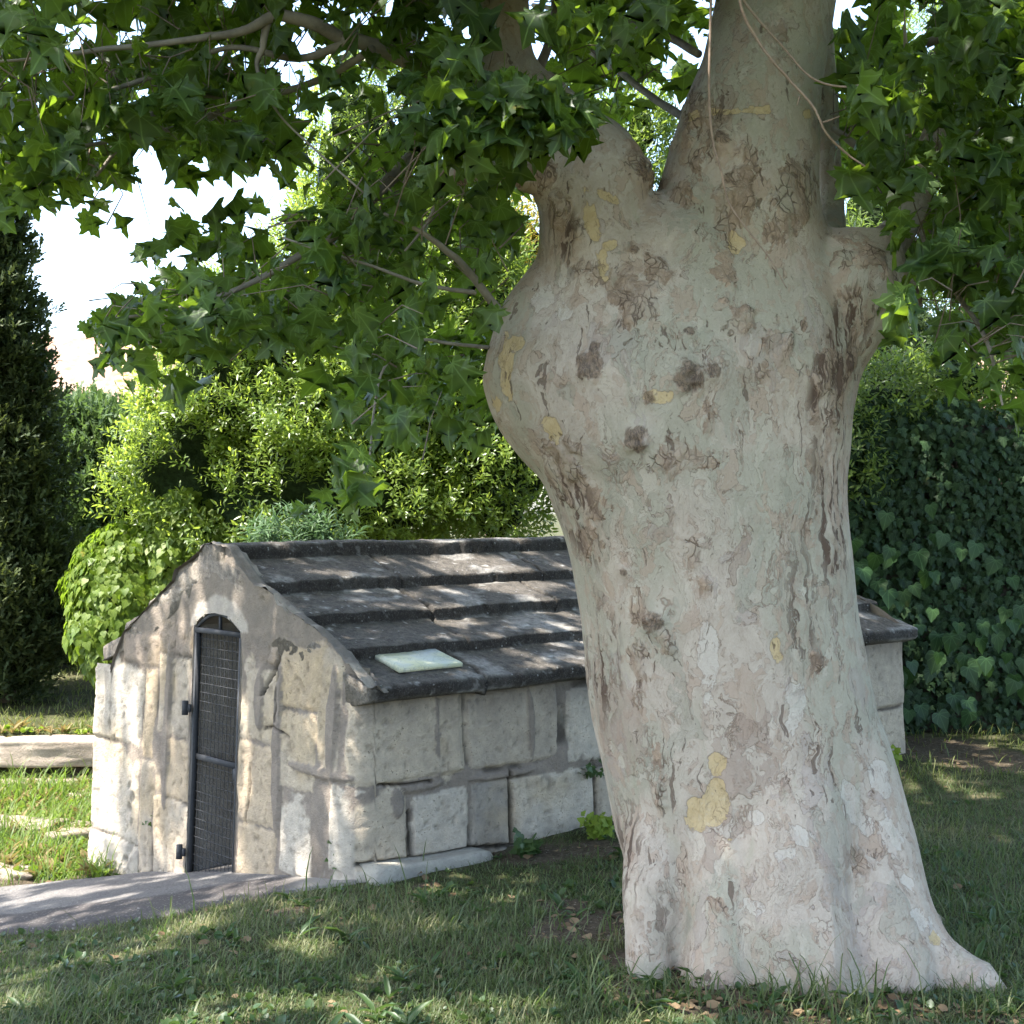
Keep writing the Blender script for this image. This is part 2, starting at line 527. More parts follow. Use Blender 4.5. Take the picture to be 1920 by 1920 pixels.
crack(S_((950, 1445), (952, 1500), (953, 1575)), .012)
crack(S_((680, 1618), (770, 1605), (868, 1590), (960, 1580), (1100, 1560)), .014)
crack(S_((700, 1468), (740, 1470), (800, 1462)), .007)
crack(S_((1105, 1420), (1106, 1480), (1106, 1560)), .006)
H = H - crk * .03
# spalled hollows on the sunlit left end, pits everywhere
hol = np.zeros(len(ub))
for (px, py, r) in ((255, 1470, .02), (262, 1492, .03), (256, 1512, .03), (262, 1540, .02), (262, 1590, .035), (256, 1610, .03)):
    a_, b_ = gz(px, py)
    hol = np.maximum(hol, sstep(r * 1.3, r * .6, np.hypot((ub - a_) * 1.2, zb - b_) + .012 * fbm(pos3 * 25, 77, 2)))
H = H - hol * .03
pit = sstep(.36, .55, fbm(pos3 * 34, 71, 2)) * (1 - is_m)
H = H - pit * .006
# vertical run-off channels on the left part of the gable
chan = np.where(on_g & (ub > 1.4) & (ub < 3), n1(ub * 9 + zb * .35, 73, 2) * .014, 0)
H = H + chan
batter = (.85 - Zw) * .045
nt = cols[:, 2][:, None]; ns = cols[:, 3][:, None]
Hm = H.reshape(NUc, NVw) + batter
Hm = Hm * 1.0
tt_ = cols[:, 0][:, None] + nt * Hm; ss_ = cols[:, 1][:, None] + ns * Hm
WX = B0[0] + GD[0] * tt_ + LD[0] * ss_; WY = B0[1] + GD[1] * tt_ + LD[1] * ss_
Vw = np.stack([WX, WY, Zw], -1).reshape(-1, 3)
# intrinsic colours of the masonry
tones = np.array([(.28, .23, .185), (.43, .365, .285), (.47, .395, .30), (.45, .36, .255), (.50, .44, .36), (.32, .285, .24)])
cb = tones[tone] * (1 + .10 * fbm(pos3 * 4, 81, 3)[:, None])
och = sstep(.05, .45, fbm(pos3 * 3.3 + 5, 82, 4))[:, None]
cb = cb * (1 - .45 * och) + np.array([.44, .335, .20]) * .45 * och
mc = np.array([.26, .218, .178]) * (1 + .15 * fbm(pos3 * 12, 83, 3)[:, None])
Cw = cb * (1 - is_m[:, None]) + mc * is_m[:, None]
up_c = np.array([.215, .185, .150])
upm = (upper * (.75 + .25 * fbm(pos3 * np.array([14, 3, 1]), 84, 3)))[:, None] * .8
Cw = Cw * (1 - upm) + up_c * upm
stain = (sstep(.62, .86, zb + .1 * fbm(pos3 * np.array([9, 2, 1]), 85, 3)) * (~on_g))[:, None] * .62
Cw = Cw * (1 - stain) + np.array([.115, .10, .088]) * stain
str_ = (sstep(.1, .5, fbm(pos3 * np.array([10, 1.1, 1]), 86, 3)) * on_g)[:, None] * .42
Cw = Cw * (1 - str_) + np.array([.20, .17, .145]) * str_
Cw = Cw * (1 - .8 * np.maximum(crk, gap * .75)[:, None]) * (1 - .25 * pit[:, None])
arch_e = seg_d(G_((365, 1172), (380, 1150), (408, 1138), (436, 1150), (456, 1180)), ub, zb)
am = (sstep(.075, .05, arch_e + .015 * fbm(pos3 * 20, 87, 2)) * on_g * (zb > gz(408, 1180)[1]))[:, None] * .8
Cw = Cw * (1 - am) + np.array([.47, .42, .36]) * am
# doorway cut out of the gable
dl, dr = gable_t(364), gable_t(452)
dm = (dl + dr) / 2
z_spring = gz(372, 1178)[1]; z_arch = gz(405, 1151)[1]; z_foot = -.42
wi = np.arange(NUc * NVw).reshape(NUc, NVw)
qf = np.stack([wi[:-1, :-1], wi[1:, :-1], wi[1:, 1:], wi[:-1, 1:]], -1).reshape(-1, 4)
fc_u = ub[qf].mean(1); fc_z = zb[qf].mean(1)
def archz(u_): return z_spring + .01 + (z_arch - z_spring) * np.clip(1 - ((u_ - dm) / ((dl - dr) / 2)) ** 2, 0, 1)
def WD(t_, s_, z_): return W3(t_, s_ - max(0.0, .85 - z_) * .045, z_)
hole = (fc_u > dr) & (fc_u < dl) & (fc_z < archz(fc_u)) & (fc_z > z_foot) & (cols[np.clip(qf[:, 0] // NVw, 0, NUc - 1), 4] == 0)
qf = qf[~hole]
t = NT('old_limestone')
o = t.obj(); col = t.attr('col')
a = t.noise(o, 14, 6, .7); b = t.noise(o, 75, 4, .7); e = t.noise(o, 260, 2, .6)
c = t.mix(1.0, col, t.mix(t.mp(a, .25, .75), (.72, .72, .74), (1.22, 1.2, 1.16)), 'MULTIPLY')
c = t.mix(t.mp(b, .60, .72, 0, .5), c, t.mix(1.0, c, (.45, .42, .38), 'MULTIPLY'))
vor = t.n('TexVoronoi', {'Vector': o, 'Scale': 55.0, 'Randomness': 1.0}).outputs[0]
pt = t.math('MULTIPLY', t.mp(vor, .12, .2, 1, 0), t.mp(a, .5, .6))
c = t.mix(t.math('MULTIPLY', pt, .6), c, (.09, .075, .06))
h = t.math('ADD', t.math('MULTIPLY', a, 1.2), t.math('ADD', t.math('MULTIPLY', b, .8), t.math('ADD', t.math('MULTIPLY', e, .4), t.math('MULTIPLY', pt, -.8))))
M_stone = t.done(t.princ(c, .93, .15, t.bump(h, .9, .013)))
mk('wall', Vw, [qf], M_stone, house, col=Cw)

# inner leaf of the gable: top strip, jambs and lintel of the doorway, dark chamber
cpT = np.arange(gT[0] - .01, gT[-1] - .03, .012); cpS = np.linspace(-.012, .10, 13)
CT, CS = np.meshgrid(cpT, cpS, indexing='ij')
cpz = np.interp(CT, gT, gZ)
cpp = np.stack([CT.ravel(), CS.ravel(), cpz.ravel()], 1)
cn = fbm(cpp * 13, 201, 4).reshape(CT.shape)
cpz = cpz + cn * .022 + fbm(cpp * 45, 202, 2).reshape(CT.shape) * .006 - .010 * (np.clip((-CS + .005) / .035, 0, 1) ** 2) - sstep(.04, .095, CS + .05 * cn) * .045 + .004
CS2 = CS + .016 * cn
CV = np.stack([B0[0] + GD[0] * CT + LD[0] * CS2, B0[1] + GD[1] * CT + LD[1] * CS2, cpz], -1).reshape(-1, 3)
ci = np.arange(CT.size).reshape(CT.shape)
cfq = np.stack([ci[:-1, :-1], ci[:-1, 1:], ci[1:, 1:], ci[1:, :-1]], -1).reshape(-1, 4)
cc = np.array([.205, .18, .155]) + np.array([.14, .125, .10]) * sstep(0, .4, fbm(cpp * 9, 203, 4))[:, None]
mk('coping', CV, [cfq], M_stone, house, col=cc)
m = MB()
arcpts = [(dr - .004, z_foot)] + [(u_, float(archz(np.array(u_))) + .004) for u_ in np.linspace(dr - .003, dl + .003, 15)] + [(dl + .004, z_foot)]
D = .30
for (a0, b0), (a1, b1) in zip(arcpts[:-1], arcpts[1:]):
    for (s0, s1) in ((0, .05), (.05, .15), (.15, D)):
        k = len(m.v)
        m.v += [tuple(WD(a0, s0, b0)), tuple(WD(a1, s0, b1)), tuple(WD(a1, s1, b1)), tuple(WD(a0, s1, b0))]
        m.f.append([k, k + 1, k + 2, k + 3])
nv_ = len(m.v)
m.build('door_jamb', M_stone, house, smooth=False, col=np.tile((.36, .32, .27), (nv_, 1)))
m = MB()
m.box(W3(WG - .3, D, -.55), LD_ := Vector((*(LD * 3.6), 0)), Vector((*(GD * .06), 0)), (0, 0, 1.35))
m.box(W3(.3, D, -.55), LD_, Vector((*(GD * -.06), 0)), (0, 0, 1.3))
m.box(W3(dl + .02, D + .001, -.55), Vector((*(LD * 2.4), 0)), Vector((*(GD * .08), 0)), (0, 0, 1.7))
m.box(W3(.3, 2.6, -.55), Vector((*(LD * .06), 0)), Vector((*(GD * (WG - .6)), 0)), (0, 0, 1.4))
m.box(W3(.1, .1, -.56), Vector((*(LD * 4.3), 0)), Vector((*(GD * (WG - .2)), 0)), (0, 0, .02))
m.build('chamber', M_stone, house, smooth=False, col=np.tile((.30, .26, .21), (len(m.v), 1)))
m = MB()
for i in range(46):
    tt = random.uniform(dr - .1, dl + .05); s_ = random.uniform(.35, 1.9)
    r = random.uniform(.04, .11); q = W3(tt, s_, -.42 + .1 * s_ + random.uniform(0, .05))
    ang = random.random() * 6
    m.box(q, (r * math.cos(ang), r * math.sin(ang), .2 * r), (-r * math.sin(ang) * .8, r * math.cos(ang) * .8, 0), (.2 * r, 0, r * .7))
m.box(W3(dr - .04, .34, -.47), Vector((*(LD * .3), 0)), Vector((*(GD * .58), 0)), (0, 0, .13))
tag(m.build('rubble', M_stone, house, smooth=False, col=np.tile((.36, .33, .27), (len(m.v), 1))), kind='stuff')

# roof: thick lapped slabs
PR = [(0, 1.535), (.08, 1.535), (.118, 1.528), (.132, 1.505), (.138, 1.455), (.142, 1.448), (.43, 1.348), (.447, 1.335), (.452, 1.285), (.455, 1.276), (.75, 1.196), (.772, 1.185), (.776, 1.135), (.78, 1.128), (1.07, 1.054), (1.095, 1.042),
      (1.10, .99), (1.104, .982), (1.36, .905), (1.405, .892), (1.42, .874), (1.418, .835), (1.395, .815)]
def resamp(pr, st):
    p = np.array(pr); d = np.concatenate([[0], np.cumsum(np.hypot(*np.diff(p, axis=0).T))])
    s_ = np.arange(0, d[-1], st)
    return np.stack([np.interp(s_, d, p[:, 0]), np.interp(s_, d, p[:, 1])], 1)
pr = resamp(PR, .011)
prl = resamp(PR, .03); prl[:, 0] *= -.905
under = np.array([(1.30, .80), (.7, .98), (.1, 1.30), (-.1, 1.30), (-.7, .98), (-1.30, .80)])
loop = np.concatenate([prl[::-1][:-1], pr, under])
s_r = np.arange(.004, LS + .075, .0125)
NL, NSr = len(loop), len(s_r)
LU = np.repeat(loop[None, :, 0], NSr, 0); LZ = np.repeat(loop[None, :, 1], NSr, 0); LSs = np.repeat(s_r[:, None], NL, 1)
topm = np.concatenate([np.ones(NL - len(under)), np.zeros(len(under))])[None]
pp = np.stack([LSs.ravel(), LU.ravel(), LZ.ravel()], 1)
n_a = fbm(pp * 2.2, 91, 3).reshape(NSr, NL); n_b = fbm(pp * 14, 92, 3).reshape(NSr, NL); n_c = fbm(pp * 45, 93, 2).reshape(NSr, NL)
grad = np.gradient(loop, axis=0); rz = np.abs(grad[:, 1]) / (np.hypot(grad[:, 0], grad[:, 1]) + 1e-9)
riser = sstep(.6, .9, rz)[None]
edgew = n1(s_r * 3.1, 94, 4)[:, None] * .022 + n1(s_r * 19, 95, 3)[:, None] * .007
lvl = np.digitize(np.abs(loop[:, 0]), [.14, .454, .778, 1.102])
jo = []
for k in range(5):
    xs = 0; 
    while xs < LS: 
        xs += random.uniform(.55, 1.25) if k else random.uniform(.9, 1.5)
        jo.append((k, xs))
joint = np.zeros((NSr, NL)); sag = np.zeros((NSr, NL))
for k, xs in jo:
    dd = np.abs(LSs - xs - .02 * n_b)
    joint = np.maximum(joint, (1 - sstep(.003, .010, dd)) * (lvl[None] == k))
    sag += (lvl[None] == k) * np.where(LSs > xs, random.uniform(-.009, .009), 0)
LU2 = LU + np.sign(LU) * (edgew * (.3 + riser)) * topm + np.sign(LU) * n_b * .006 * riser
LZ2 = LZ + (n_a * .011 + n_b * .008 * (1 - .3 * riser) + n_c * .0022 - joint * .022 + sag * .7) * topm
LZ2 += (.02 * sstep(1, 4.2, LSs)) * topm
chip = sstep(.25, .5, n_b) * riser * topm
LU2 -= np.sign(LU) * chip * .012
tm = WG / 2 - .003
rx = tm - LU2
Vr = np.stack([B0[0] + GD[0] * rx + LD[0] * LSs, B0[1] + GD[1] * rx + LD[1] * LSs, LZ2], -1).reshape(-1, 3)
ri = np.arange(NSr * NL).reshape(NSr, NL); rn = np.roll(ri, -1, 1)
rf = np.stack([ri[:-1], rn[:-1], rn[1:], ri[1:]], -1).reshape(-1, 4)
faces = rf.tolist() + [ri[0][::-1].tolist(), ri[-1].tolist()]
# crust colour: pale blue-grey lichen on treads, black crust plus painted shade on faces
li1 = sstep(.02, .30, fbm(pp * np.array([5, 7, 1]), 96, 5).reshape(NSr, NL))
li2 = sstep(.46, .56, fbm(pp * 24, 97, 3).reshape(NSr, NL))
base = np.array([.115, .102, .088]); pale = np.array([.285, .272, .255]); white = np.array([.46, .45, .43]); black = np.array([.042, .035, .030])
Cr = base + (pale - base) * li1[..., None] * .85
Cr = Cr + (white - Cr) * (li2 * .7)[..., None]
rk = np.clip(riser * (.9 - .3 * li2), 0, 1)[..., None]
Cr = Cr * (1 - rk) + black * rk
ed = (1 - sstep(.0, .07, LSs + .02 * n_b))[..., None] * .75
Cr = Cr * (1 - ed) + np.array([.30, .26, .21]) * ed
Cr = Cr * (1 - .7 * joint[..., None])
t = NT('lichened_roof_slab')
o = t.obj(); col = t.attr('col')
a = t.noise(o, 26, 6, .75); b = t.noise(o, 110, 3, .7)
c = t.mix(1.0, col, t.mix(t.mp(a, .30, .70), (.45, .45, .45), (1.6, 1.58, 1.55)), 'MULTIPLY')
c = t.mix(t.mp(b, .54, .68, 0, .38), c, (.25, .24, .23))
c = t.mix(t.mp(t.noise(o, 70, 4, .7), .60, .68, 0, .6), c, (.03, .028, .025))
v = t.n('TexVoronoi', {'Vector': o, 'Scale': 38.0}); 
fl = t.math('MULTIPLY', t.mp(v.outputs[0], .18, .26, 1, 0), t.mp(t.n('SeparateColor', {0: v.outputs['Color']}).outputs[0], .88, .92))
c = t.mix(t.math('MULTIPLY', fl, .6), c, (.40, .39, .37))
M_roof = t.done(t.princ(c, .9, .25, t.bump(t.math('ADD', t.math('MULTIPLY', a, 1.3), t.math('MULTIPLY', b, .8)), 1.0, .018)))
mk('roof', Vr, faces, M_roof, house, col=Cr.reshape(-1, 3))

# footing ledge that sticks out under the near corner
def rock(m, c, size, seed, rot=0.0, n=7, amp=.10, tz=0.0):
    """a rough block with eased corners, added to m"""
    g_ = np.linspace(-1, 1, n); vs = []; fs = []; key = {}
    def vid(p):
        k = tuple(np.round(p, 4))
        if k not in key: key[k] = len(vs); vs.append(p)
        return key[k]
    for ax in range(3):
        for sg in (-1, 1):
            for i in range(n - 1):
                for j in range(n - 1):
                    q = []
                    for a_, b_ in ((i, j), (i + 1, j), (i + 1, j + 1), (i, j + 1)):
                        p = np.zeros(3); p[ax] = sg; p[(ax + 1) % 3] = g_[a_]; p[(ax + 2) % 3] = g_[b_]
                        q.append(vid(p))
                    fs.append(q if sg > 0 else q[::-1])
    v = np.array(vs)
    r = (np.abs(v) ** 16).sum(1) ** (1 / 16)
    v = v / r[:, None]
    v = v * (1 + amp * fbm(v * 1.6 + seed * 3.1, seed, 3))[:, None]
    v = v * (np.array(size) / 2)
    c_, s_ = math.cos(rot), math.sin(rot)
    v = np.stack([v[:, 0] * c_ - v[:, 1] * s_, v[:, 0] * s_ + v[:, 1] * c_, v[:, 2] + v[:, 0] * tz], 1) + np.array(c)
    b = len(m.v); m.v += [tuple(p) for p in v]; m.f += [[b + i for i in q] for q in fs]
rotL = math.atan2(LD[1], LD[0])
def footing(s0, s1, t_out, z0, z1, seed, tz=0.0):
    m = MB()
    p = W3(-t_out / 2 + .05, (s0 + s1) / 2, (z0 + z1) / 2)
    rock(m, p, (s1 - s0, t_out + .2, z1 - z0), seed, rotL, 15, .07, tz)
    n_ = len(m.v); v = np.array(m.v)
    col = np.array([.43, .40, .34]) * (1 + .25 * fbm(v * 7, 3, 3)[:, None])
    m.build('footing_stone', M_stone, house, col=col)
footing(.03, .74, .09, -.26, .055, 3, -.05)
footing(.72, 1.5, .02, -.3, -.02, 4)

# the grille door
def steel():
    return simple('dark_grey_paint', (.040, .041, .044), .75, .25, 60, .25, .15)
M_steel = steel()
door = empty('grille_door', W3(dm, -.02, 0)); door.parent = house; door.matrix_parent_inverse = Matrix.Translation(-house.location)
door.location = W3(dm, -.02, 0)
SD = .004
def bar(m, t0, z0, t1, z1, w, dep=.02, s0=SD):
    a = np.array([t0, z0]); b = np.array([t1, z1]); d = (b - a) / np.hypot(*(b - a)); nrm = np.array([-d[1], d[0]]) * w / 2
    o_ = a - nrm
    V0 = WD(o_[0], s0, o_[1])
    m.box(V0, WD(o_[0] + (b - a)[0], s0, o_[1] + (b - a)[1]) - V0, WD(o_[0] + 2 * nrm[0], s0, o_[1] + 2 * nrm[1]) - V0, Vector((*(LD * dep), 0)))
zt = gz(408, 1186)[1]; zbm = -.36
m = MB()
bar(m, dl - .014, zbm, dl - .014, zt + .01, .019, .03)
bar(m, dr + .014, zbm, dr + .014, zt + .01, .019, .03)
bar(m, dl - .002, zt, dr + .002, zt, .026, .032, SD - .002)
bar(m, dl - .002, zbm, dr + .002, zbm, .03, .032, SD - .002)
bar(m, dl - .02, .38, dr + .02, .38, .03, .022, SD + .012)
m.build('door_frame', M_steel, door, smooth=False)
m = MB()
pts = [WD(u_, SD + .012, float(archz(np.array(u_))) - .012) for u_ in np.linspace(dl - .008, dr + .008, 17)]
m.tube(pts, .011, 6)
bar(m, dm, zt, dm, z_arch - .01, .014, .014, SD + .01)
m.build('arched_transom', M_steel, door)
m = MB()
nw = 11
for i in range(nw):
    u_ = dr + .03 + (dl - dr - .06) * (i + .5) / nw
    zs = np.arange(zbm, zt, .0125)
    m.tube([WD(u_ + .0035 * (1 if k % 2 else -1), SD + .02 + .003 * (1 if k % 2 else -1), z) for k, z in enumerate(zs)], .0024, 4, False)
z = zbm + .02
while z < zt - .01:
    m.tube([WD(dr + .02, SD + .02, z), WD(dl - .02, SD + .02, z)], .0019, 4, False); z += .0485
m.build('wire_mesh', M_steel, door)
for zc in (gz(358, 1325)[1], gz(360, 1592)[1]):
    m = MB()
    m.tube([WD(dl + .018, -.035, zc - .038), WD(dl + .018, -.035, zc + .038)], .017, 10)
    bar(m, dl + .018, zc, dl - .02, zc, .04, .012, -.03)
    m.build('hinge', M_steel, door)
m = MB(); bar(m, dr + .005, .34, dr + .045, .34, .06, .035, SD - .004); m.build('lock_plate', M_steel, door, smooth=False)

# plaque lying on the lowest slab
t = NT('veined_marble')
o = t.obj(); a = t.noise(o, 9, 5, .6, 1.2); b = t.noise(o, 4, 3)
c = t.mix(t.mp(b, .38, .62), (.52, .56, .58), (.60, .59, .38))
c = t.mix(t.mp(t.math('ABSOLUTE', t.math('SUBTRACT', a, .5)), 0, .03, .55, 0), c, (.26, .30, .27))
c = t.mix(t.mp(t.noise(o, 60, 3), .62, .7, 0, .5), c, (.3, .3, .22))
M_marble = t.done(t.princ(c, .45, .45))
def on_roof(px, py, zoff=0.0):
    """where the ray of a pixel meets the lowest roof slab"""
    k = (px - CX) / FPX
    for s_ in np.arange(-.1, 2, .0015):
        # u from ray: B0 + GD*(tm-u) + LD*s has x/y = k
        p = B0 + GD * tm + LD * s_
        u_ = (k * p[1] - p[0]) / (-GD[0] + k * GD[1])
        Y = p[1] - GD[1] * u_
        z = np.interp(u_, [1.104, 1.405], [.982, .892])
        if abs(CY - (z - CAMZ) / Y * FPX - py) < .8: return u_, s_
    return 1.2, .3
c0 = on_roof(691, 1234); c1 = on_roof(810, 1224); c2 = on_roof(867, 1254); c3 = on_roof(747, 1266)
# squared up from the corners
s_mid = [(c0[1] + c3[1]) / 2, (c1[1] + c2[1]) / 2]; u_mid = [(c0[0] + c1[0]) / 2, (c2[0] + c3[0]) / 2]
print('plaque corners', c0, c1, c2, c3)
def rz_(u_, h): return np.interp(u_, [1.104, 1.405], [.982, .892]) + h
m = MB(); vs = []
ins = .004
for h, e in ((.012, 0), (.030, 0), (.034, ins), ):
    for u_, s_ in ((u_mid[0] + e, s_mid[0] + e), (u_mid[0] + e, s_mid[1] - e), (u_mid[1] - e, s_mid[1] - e), (u_mid[1] - e, s_mid[0] + e)):
        vs.append(tuple(W3(tm - u_, s_, rz_(u_, h))))
fs = [[3, 2, 1, 0], [8, 9, 10, 11]]
for L in (0, 4):
    for i in range(4): fs.append([L + i, L + (i + 1) % 4, L + 4 + (i + 1) % 4, L + 4 + i])
pl = mk('stone_plaque', vs, fs, M_marble, smooth=False)
tag(pl, 'pale veined marble plaque lying on the lowest roof slab of the stone house', 'plaque')

# ------------------------------------------------------------------ the plane tree
tree = empty('plane_tree', (2.0, 5.35, 0))
tag(tree, 'massive plane tree with bulging trunk of mottled flaking bark in front of the house', 'tree')
YC = 5.35
TC = np.array([(1480 - CX) / FPX * YC, YC])

def loft(rings, n=48):
    """rings: (centre x,y,z, rx, ry) stacked; closed shell"""
    V = []; Fc = []
    for (x, y, z, a, b) in rings:
        for k in range(n):
            th = 2 * math.pi * k / n
            V.append((x + a * math.cos(th), y + b * math.sin(th), z))
    for i in range(len(rings) - 1):
        for k in range(n):
            k2 = (k + 1) % n
            Fc.append([i * n + k, i * n + k2, (i + 1) * n + k2, (i + 1) * n + k])
    Fc.append([k for k in range(n)][::-1]); Fc.append([(len(rings) - 1) * n + k for k in range(n)])
    return V, Fc

def rings_px(rows, dep=.92, n=5):
    """rows: (y pixel, left x, right x, Y) -> smooth rings"""
    c = crom([(r[0], r[1], r[2], r[3]) for r in rows], n)
    out = []
    for y, l, r, Y in c:
        a = (r - l) / 2 / FPX * Y
        b = a * dep if not isinstance(dep, list) else float(np.interp(-y, [-q[0] for q in dep], [q[1] for q in dep]))
        out.append(((((l + r) / 2) - CX) / FPX * Y, Y, CAMZ - (y - CY) / FPX * Y, a, b))
    return out
shells = []
A = [(1990, 1195, 1790, 5.33), (1900, 1198, 1770, 5.33), (1803, 1202, 1745, 5.33), (1750, 1196, 1728, 5.34), (1644, 1180, 1700, 5.35), (1537, 1151, 1678, 5.35), (1431, 1131, 1659, 5.35), (1325, 1110, 1638, 5.35), (1219, 1098, 1620, 5.35),
     (1139, 1089, 1603, 5.35), (1033, 1067, 1594, 5.35), (960, 1042, 1586, 5.35), (900, 1015, 1584, 5.35), (860, 975, 1587, 5.35), (803, 932, 1591, 5.35), (740, 908, 1597, 5.35), (700, 904, 1605, 5.35), (639, 918, 1606, 5.35), (569, 942, 1600, 5.35), (522, 975, 1590, 5.35),
     (490, 1000, 1575, 5.35), (450, 1012, 1562, 5.35), (405, 1022, 1550, 5.35), (372, 1060, 1535, 5.35)]
shells.append(loft(rings_px(A, [(1990, .42), (1650, .42), (1300, .43), (1050, .43), (850, .47), (720, .49), (620, .45), (540, .38), (470, .31), (420, .22), (372, .10)])))
Bs = [(960, 1300, 1530, 5.34), (820, 1250, 1560, 5.32), (680, 1230, 1560, 5.32), (560, 1225, 1560, 5.36), (470, 1222, 1552, 5.38), (400, 1228, 1540, 5.38), (345, 1238, 1537, 5.38), (300, 1250, 1538, 5.39), (241, 1268, 1538, 5.4), (175, 1290, 1541, 5.42), (100, 1318, 1551, 5.45), (0, 1338, 1566, 5.5), (-150, 1362, 1590, 5.55), (-420, 1400, 1610, 5.7)]
shells.append(loft(rings_px(Bs, [(960, .20), (820, .36), (680, .385), (560, .365), (400, .32), (241, .28), (0, .235), (-420, .2)])))
Cs = [(880, 1040, 1200, 5.34), (760, 985, 1230, 5.32), (660, 1000, 1220, 5.3), (560, 1012, 1210, 5.32), (470, 1008, 1212, 5.33), (400, 1006, 1216, 5.34), (350, 985, 1215, 5.35), (300, 968, 1208, 5.38), (250, 955, 1172, 5.42), (200, 925, 1110, 5.46), (150, 895, 1042, 5.5), (100, 880, 1006, 5.55), (0, 874, 995, 5.6), (-150, 862, 975, 5.7), (-420, 830, 930, 5.8)]
shells.append(loft(rings_px(Cs, [(880, .18), (760, .36), (660, .37), (560, .33), (400, .27), (300, .24), (200, .2), (100, .15), (-420, .12)])))
Dd = [(760, 1480, 1600, 5.3), (700, 1450, 1612, 5.3), (650, 1440, 1640, 5.3), (605, 1440, 1672, 5.3), (570, 1455, 1696, 5.3), (530, 1470, 1702, 5.3), (490, 1490, 1700, 5.32), (455, 1515, 1690, 5.35), (428, 1545, 1672, 5.38)]
shells.append(loft(rings_px(Dd, .8)))
def tshell(rows, n=20, steps=5, kx=1.0):
    c = crom([(*P(px, py, Y), r / FPX * Y) for px, py, Y, r in rows], steps)
    m = MB(); m.tube([tuple(q[:3]) for q in c], [max(q[3], .003) for q in c], n)
    shells.append((m.v, m.f))
tshell([(1560, 560, 5.3, 60), (1630, 545, 5.28, 54), (1676, 550, 5.25, 44), (1702, 555, 5.22, 30)])                      # lopped knob
tshell([(1600, 520, 5.35, 62), (1650, 470, 5.42, 46), (1685, 430, 5.5, 33), (1712, 370, 5.6, 28), (1735, 300, 5.7, 25), (1762, 220, 5.8, 22), (1800, 120, 6.0, 19), (1850, 0, 6.2, 17)])
tshell([(1540, 520, 5.6, 40), (1556, 440, 5.75, 34), (1560, 380, 5.85, 27), (1556, 300, 5.95, 24), (1550, 200, 6.05, 22), (1545, 0, 6.2, 20)])
tshell([(1690, 450, 5.55, 26), (1672, 400, 5.7, 15), (1690, 330, 5.8, 12), (1705, 240, 5.9, 11), (1700, 120, 6.0, 10), (1694, -20, 6.1, 9)])
tshell([(1060, 370, 5.25, 46), (1010, 338, 5.2, 32), (960, 322, 5.15, 22), (905, 322, 5.12, 17), (862, 326, 5.1, 18), (842, 330, 5.1, 14)])   # lopped stub
tshell([(1155, 340, 5.4, 60), (1150, 300, 5.5, 57), (1128, 262, 5.58, 46), (1085, 225, 5.65, 36), (1010, 150, 5.7, 30)])
# root flares
tshell([(1550, 1280, 5.38, 70), (1560, 1400, 5.3, 104), (1600, 1560, 5.22, 105), (1650, 1700, 5.12, 92), (1720, 1800, 5.03, 72), (1810, 1848, 4.93, 50), (1885, 1880, 4.85, 34), (1960, 1905, 4.8, 14)])
tshell([(1240, 1380, 5.38, 40), (1240, 1500, 5.24, 66), (1232, 1650, 5.12, 66), (1232, 1750, 5.06, 50), (1222, 1815, 5.02, 40), (1212, 1860, 4.98, 30)])
tshell([(1370, 1340, 5.35, 60), (1370, 1470, 5.16, 92), (1372, 1650, 5.06, 98), (1366, 1800, 4.99, 92), (1352, 1880, 4.95, 84), (1340, 1960, 4.93, 70)])
tshell([(1470, 1330, 5.35, 70), (1470, 1500, 5.10, 112), (1475, 1700, 5.0, 124), (1490, 1820, 4.97, 128), (1500, 1930, 4.95, 130)])
tshell([(1580, 1480, 5.35, 50), (1600, 1650, 5.1, 86), (1640, 1790, 5.0, 96), (1660, 1860, 4.98, 92), (1670, 1940, 4.96, 80)])
tshell([(1660, 1660, 5.5, 50), (1740, 1730, 5.6, 34), (1800, 1768, 5.7, 20), (1850, 1785, 5.75, 8)])

V = []; Fc = []
for v, f in shells:
    b = len(V); V += [tuple(x) for x in v]; Fc += [[b + i for i in q] for q in f]
tmp = mk('trunk_source', V, Fc, None)
md = tmp.modifiers.new('r', 'REMESH'); md.mode = 'VOXEL'; md.voxel_size = .0115
md = tmp.modifiers.new('s', 'SMOOTH'); md.factor = .5; md.iterations = 24
dg = bpy.context.evaluated_depsgraph_get(); dg.update()
ev = tmp.evaluated_get(dg); me = ev.to_mesh()
nv = len(me.vertices); tv = np.zeros(nv * 3, dtype=np.float32); me.vertices.foreach_get('co', tv); tv = tv.reshape(-1, 3).astype(float)
tn = np.zeros(nv * 3, dtype=np.float32); me.vertices.foreach_get('normal', tn); tn = tn.reshape(-1, 3).astype(float)
tl = np.zeros(len(me.loops), dtype=np.int32); me.loops.foreach_get('vertex_index', tl)
tf = tl.reshape(-1, 4) if all(p.loop_total == 4 for p in me.polygons[:50]) and len(tl) == 4 * len(me.polygons) else None
if tf is None:
    tf = np.array([list(p.vertices)[:4] if p.loop_total >= 4 else list(p.vertices) + [p.vertices[0]] for p in me.polygons])
ev.to_mesh_clear(); bpy.data.objects.remove(tmp)
print('trunk verts', nv)
bvh = BVHTree.FromPolygons([tuple(v) for v in tv], tf.tolist())
def hit(px, py):
    d = P(px, py, 1.0) - Vector((0, 0, CAMZ))
    h = bvh.ray_cast(Vector((0, 0, CAMZ)), d.normalized())
    return np.array(h[0]) if h[0] is not None else None
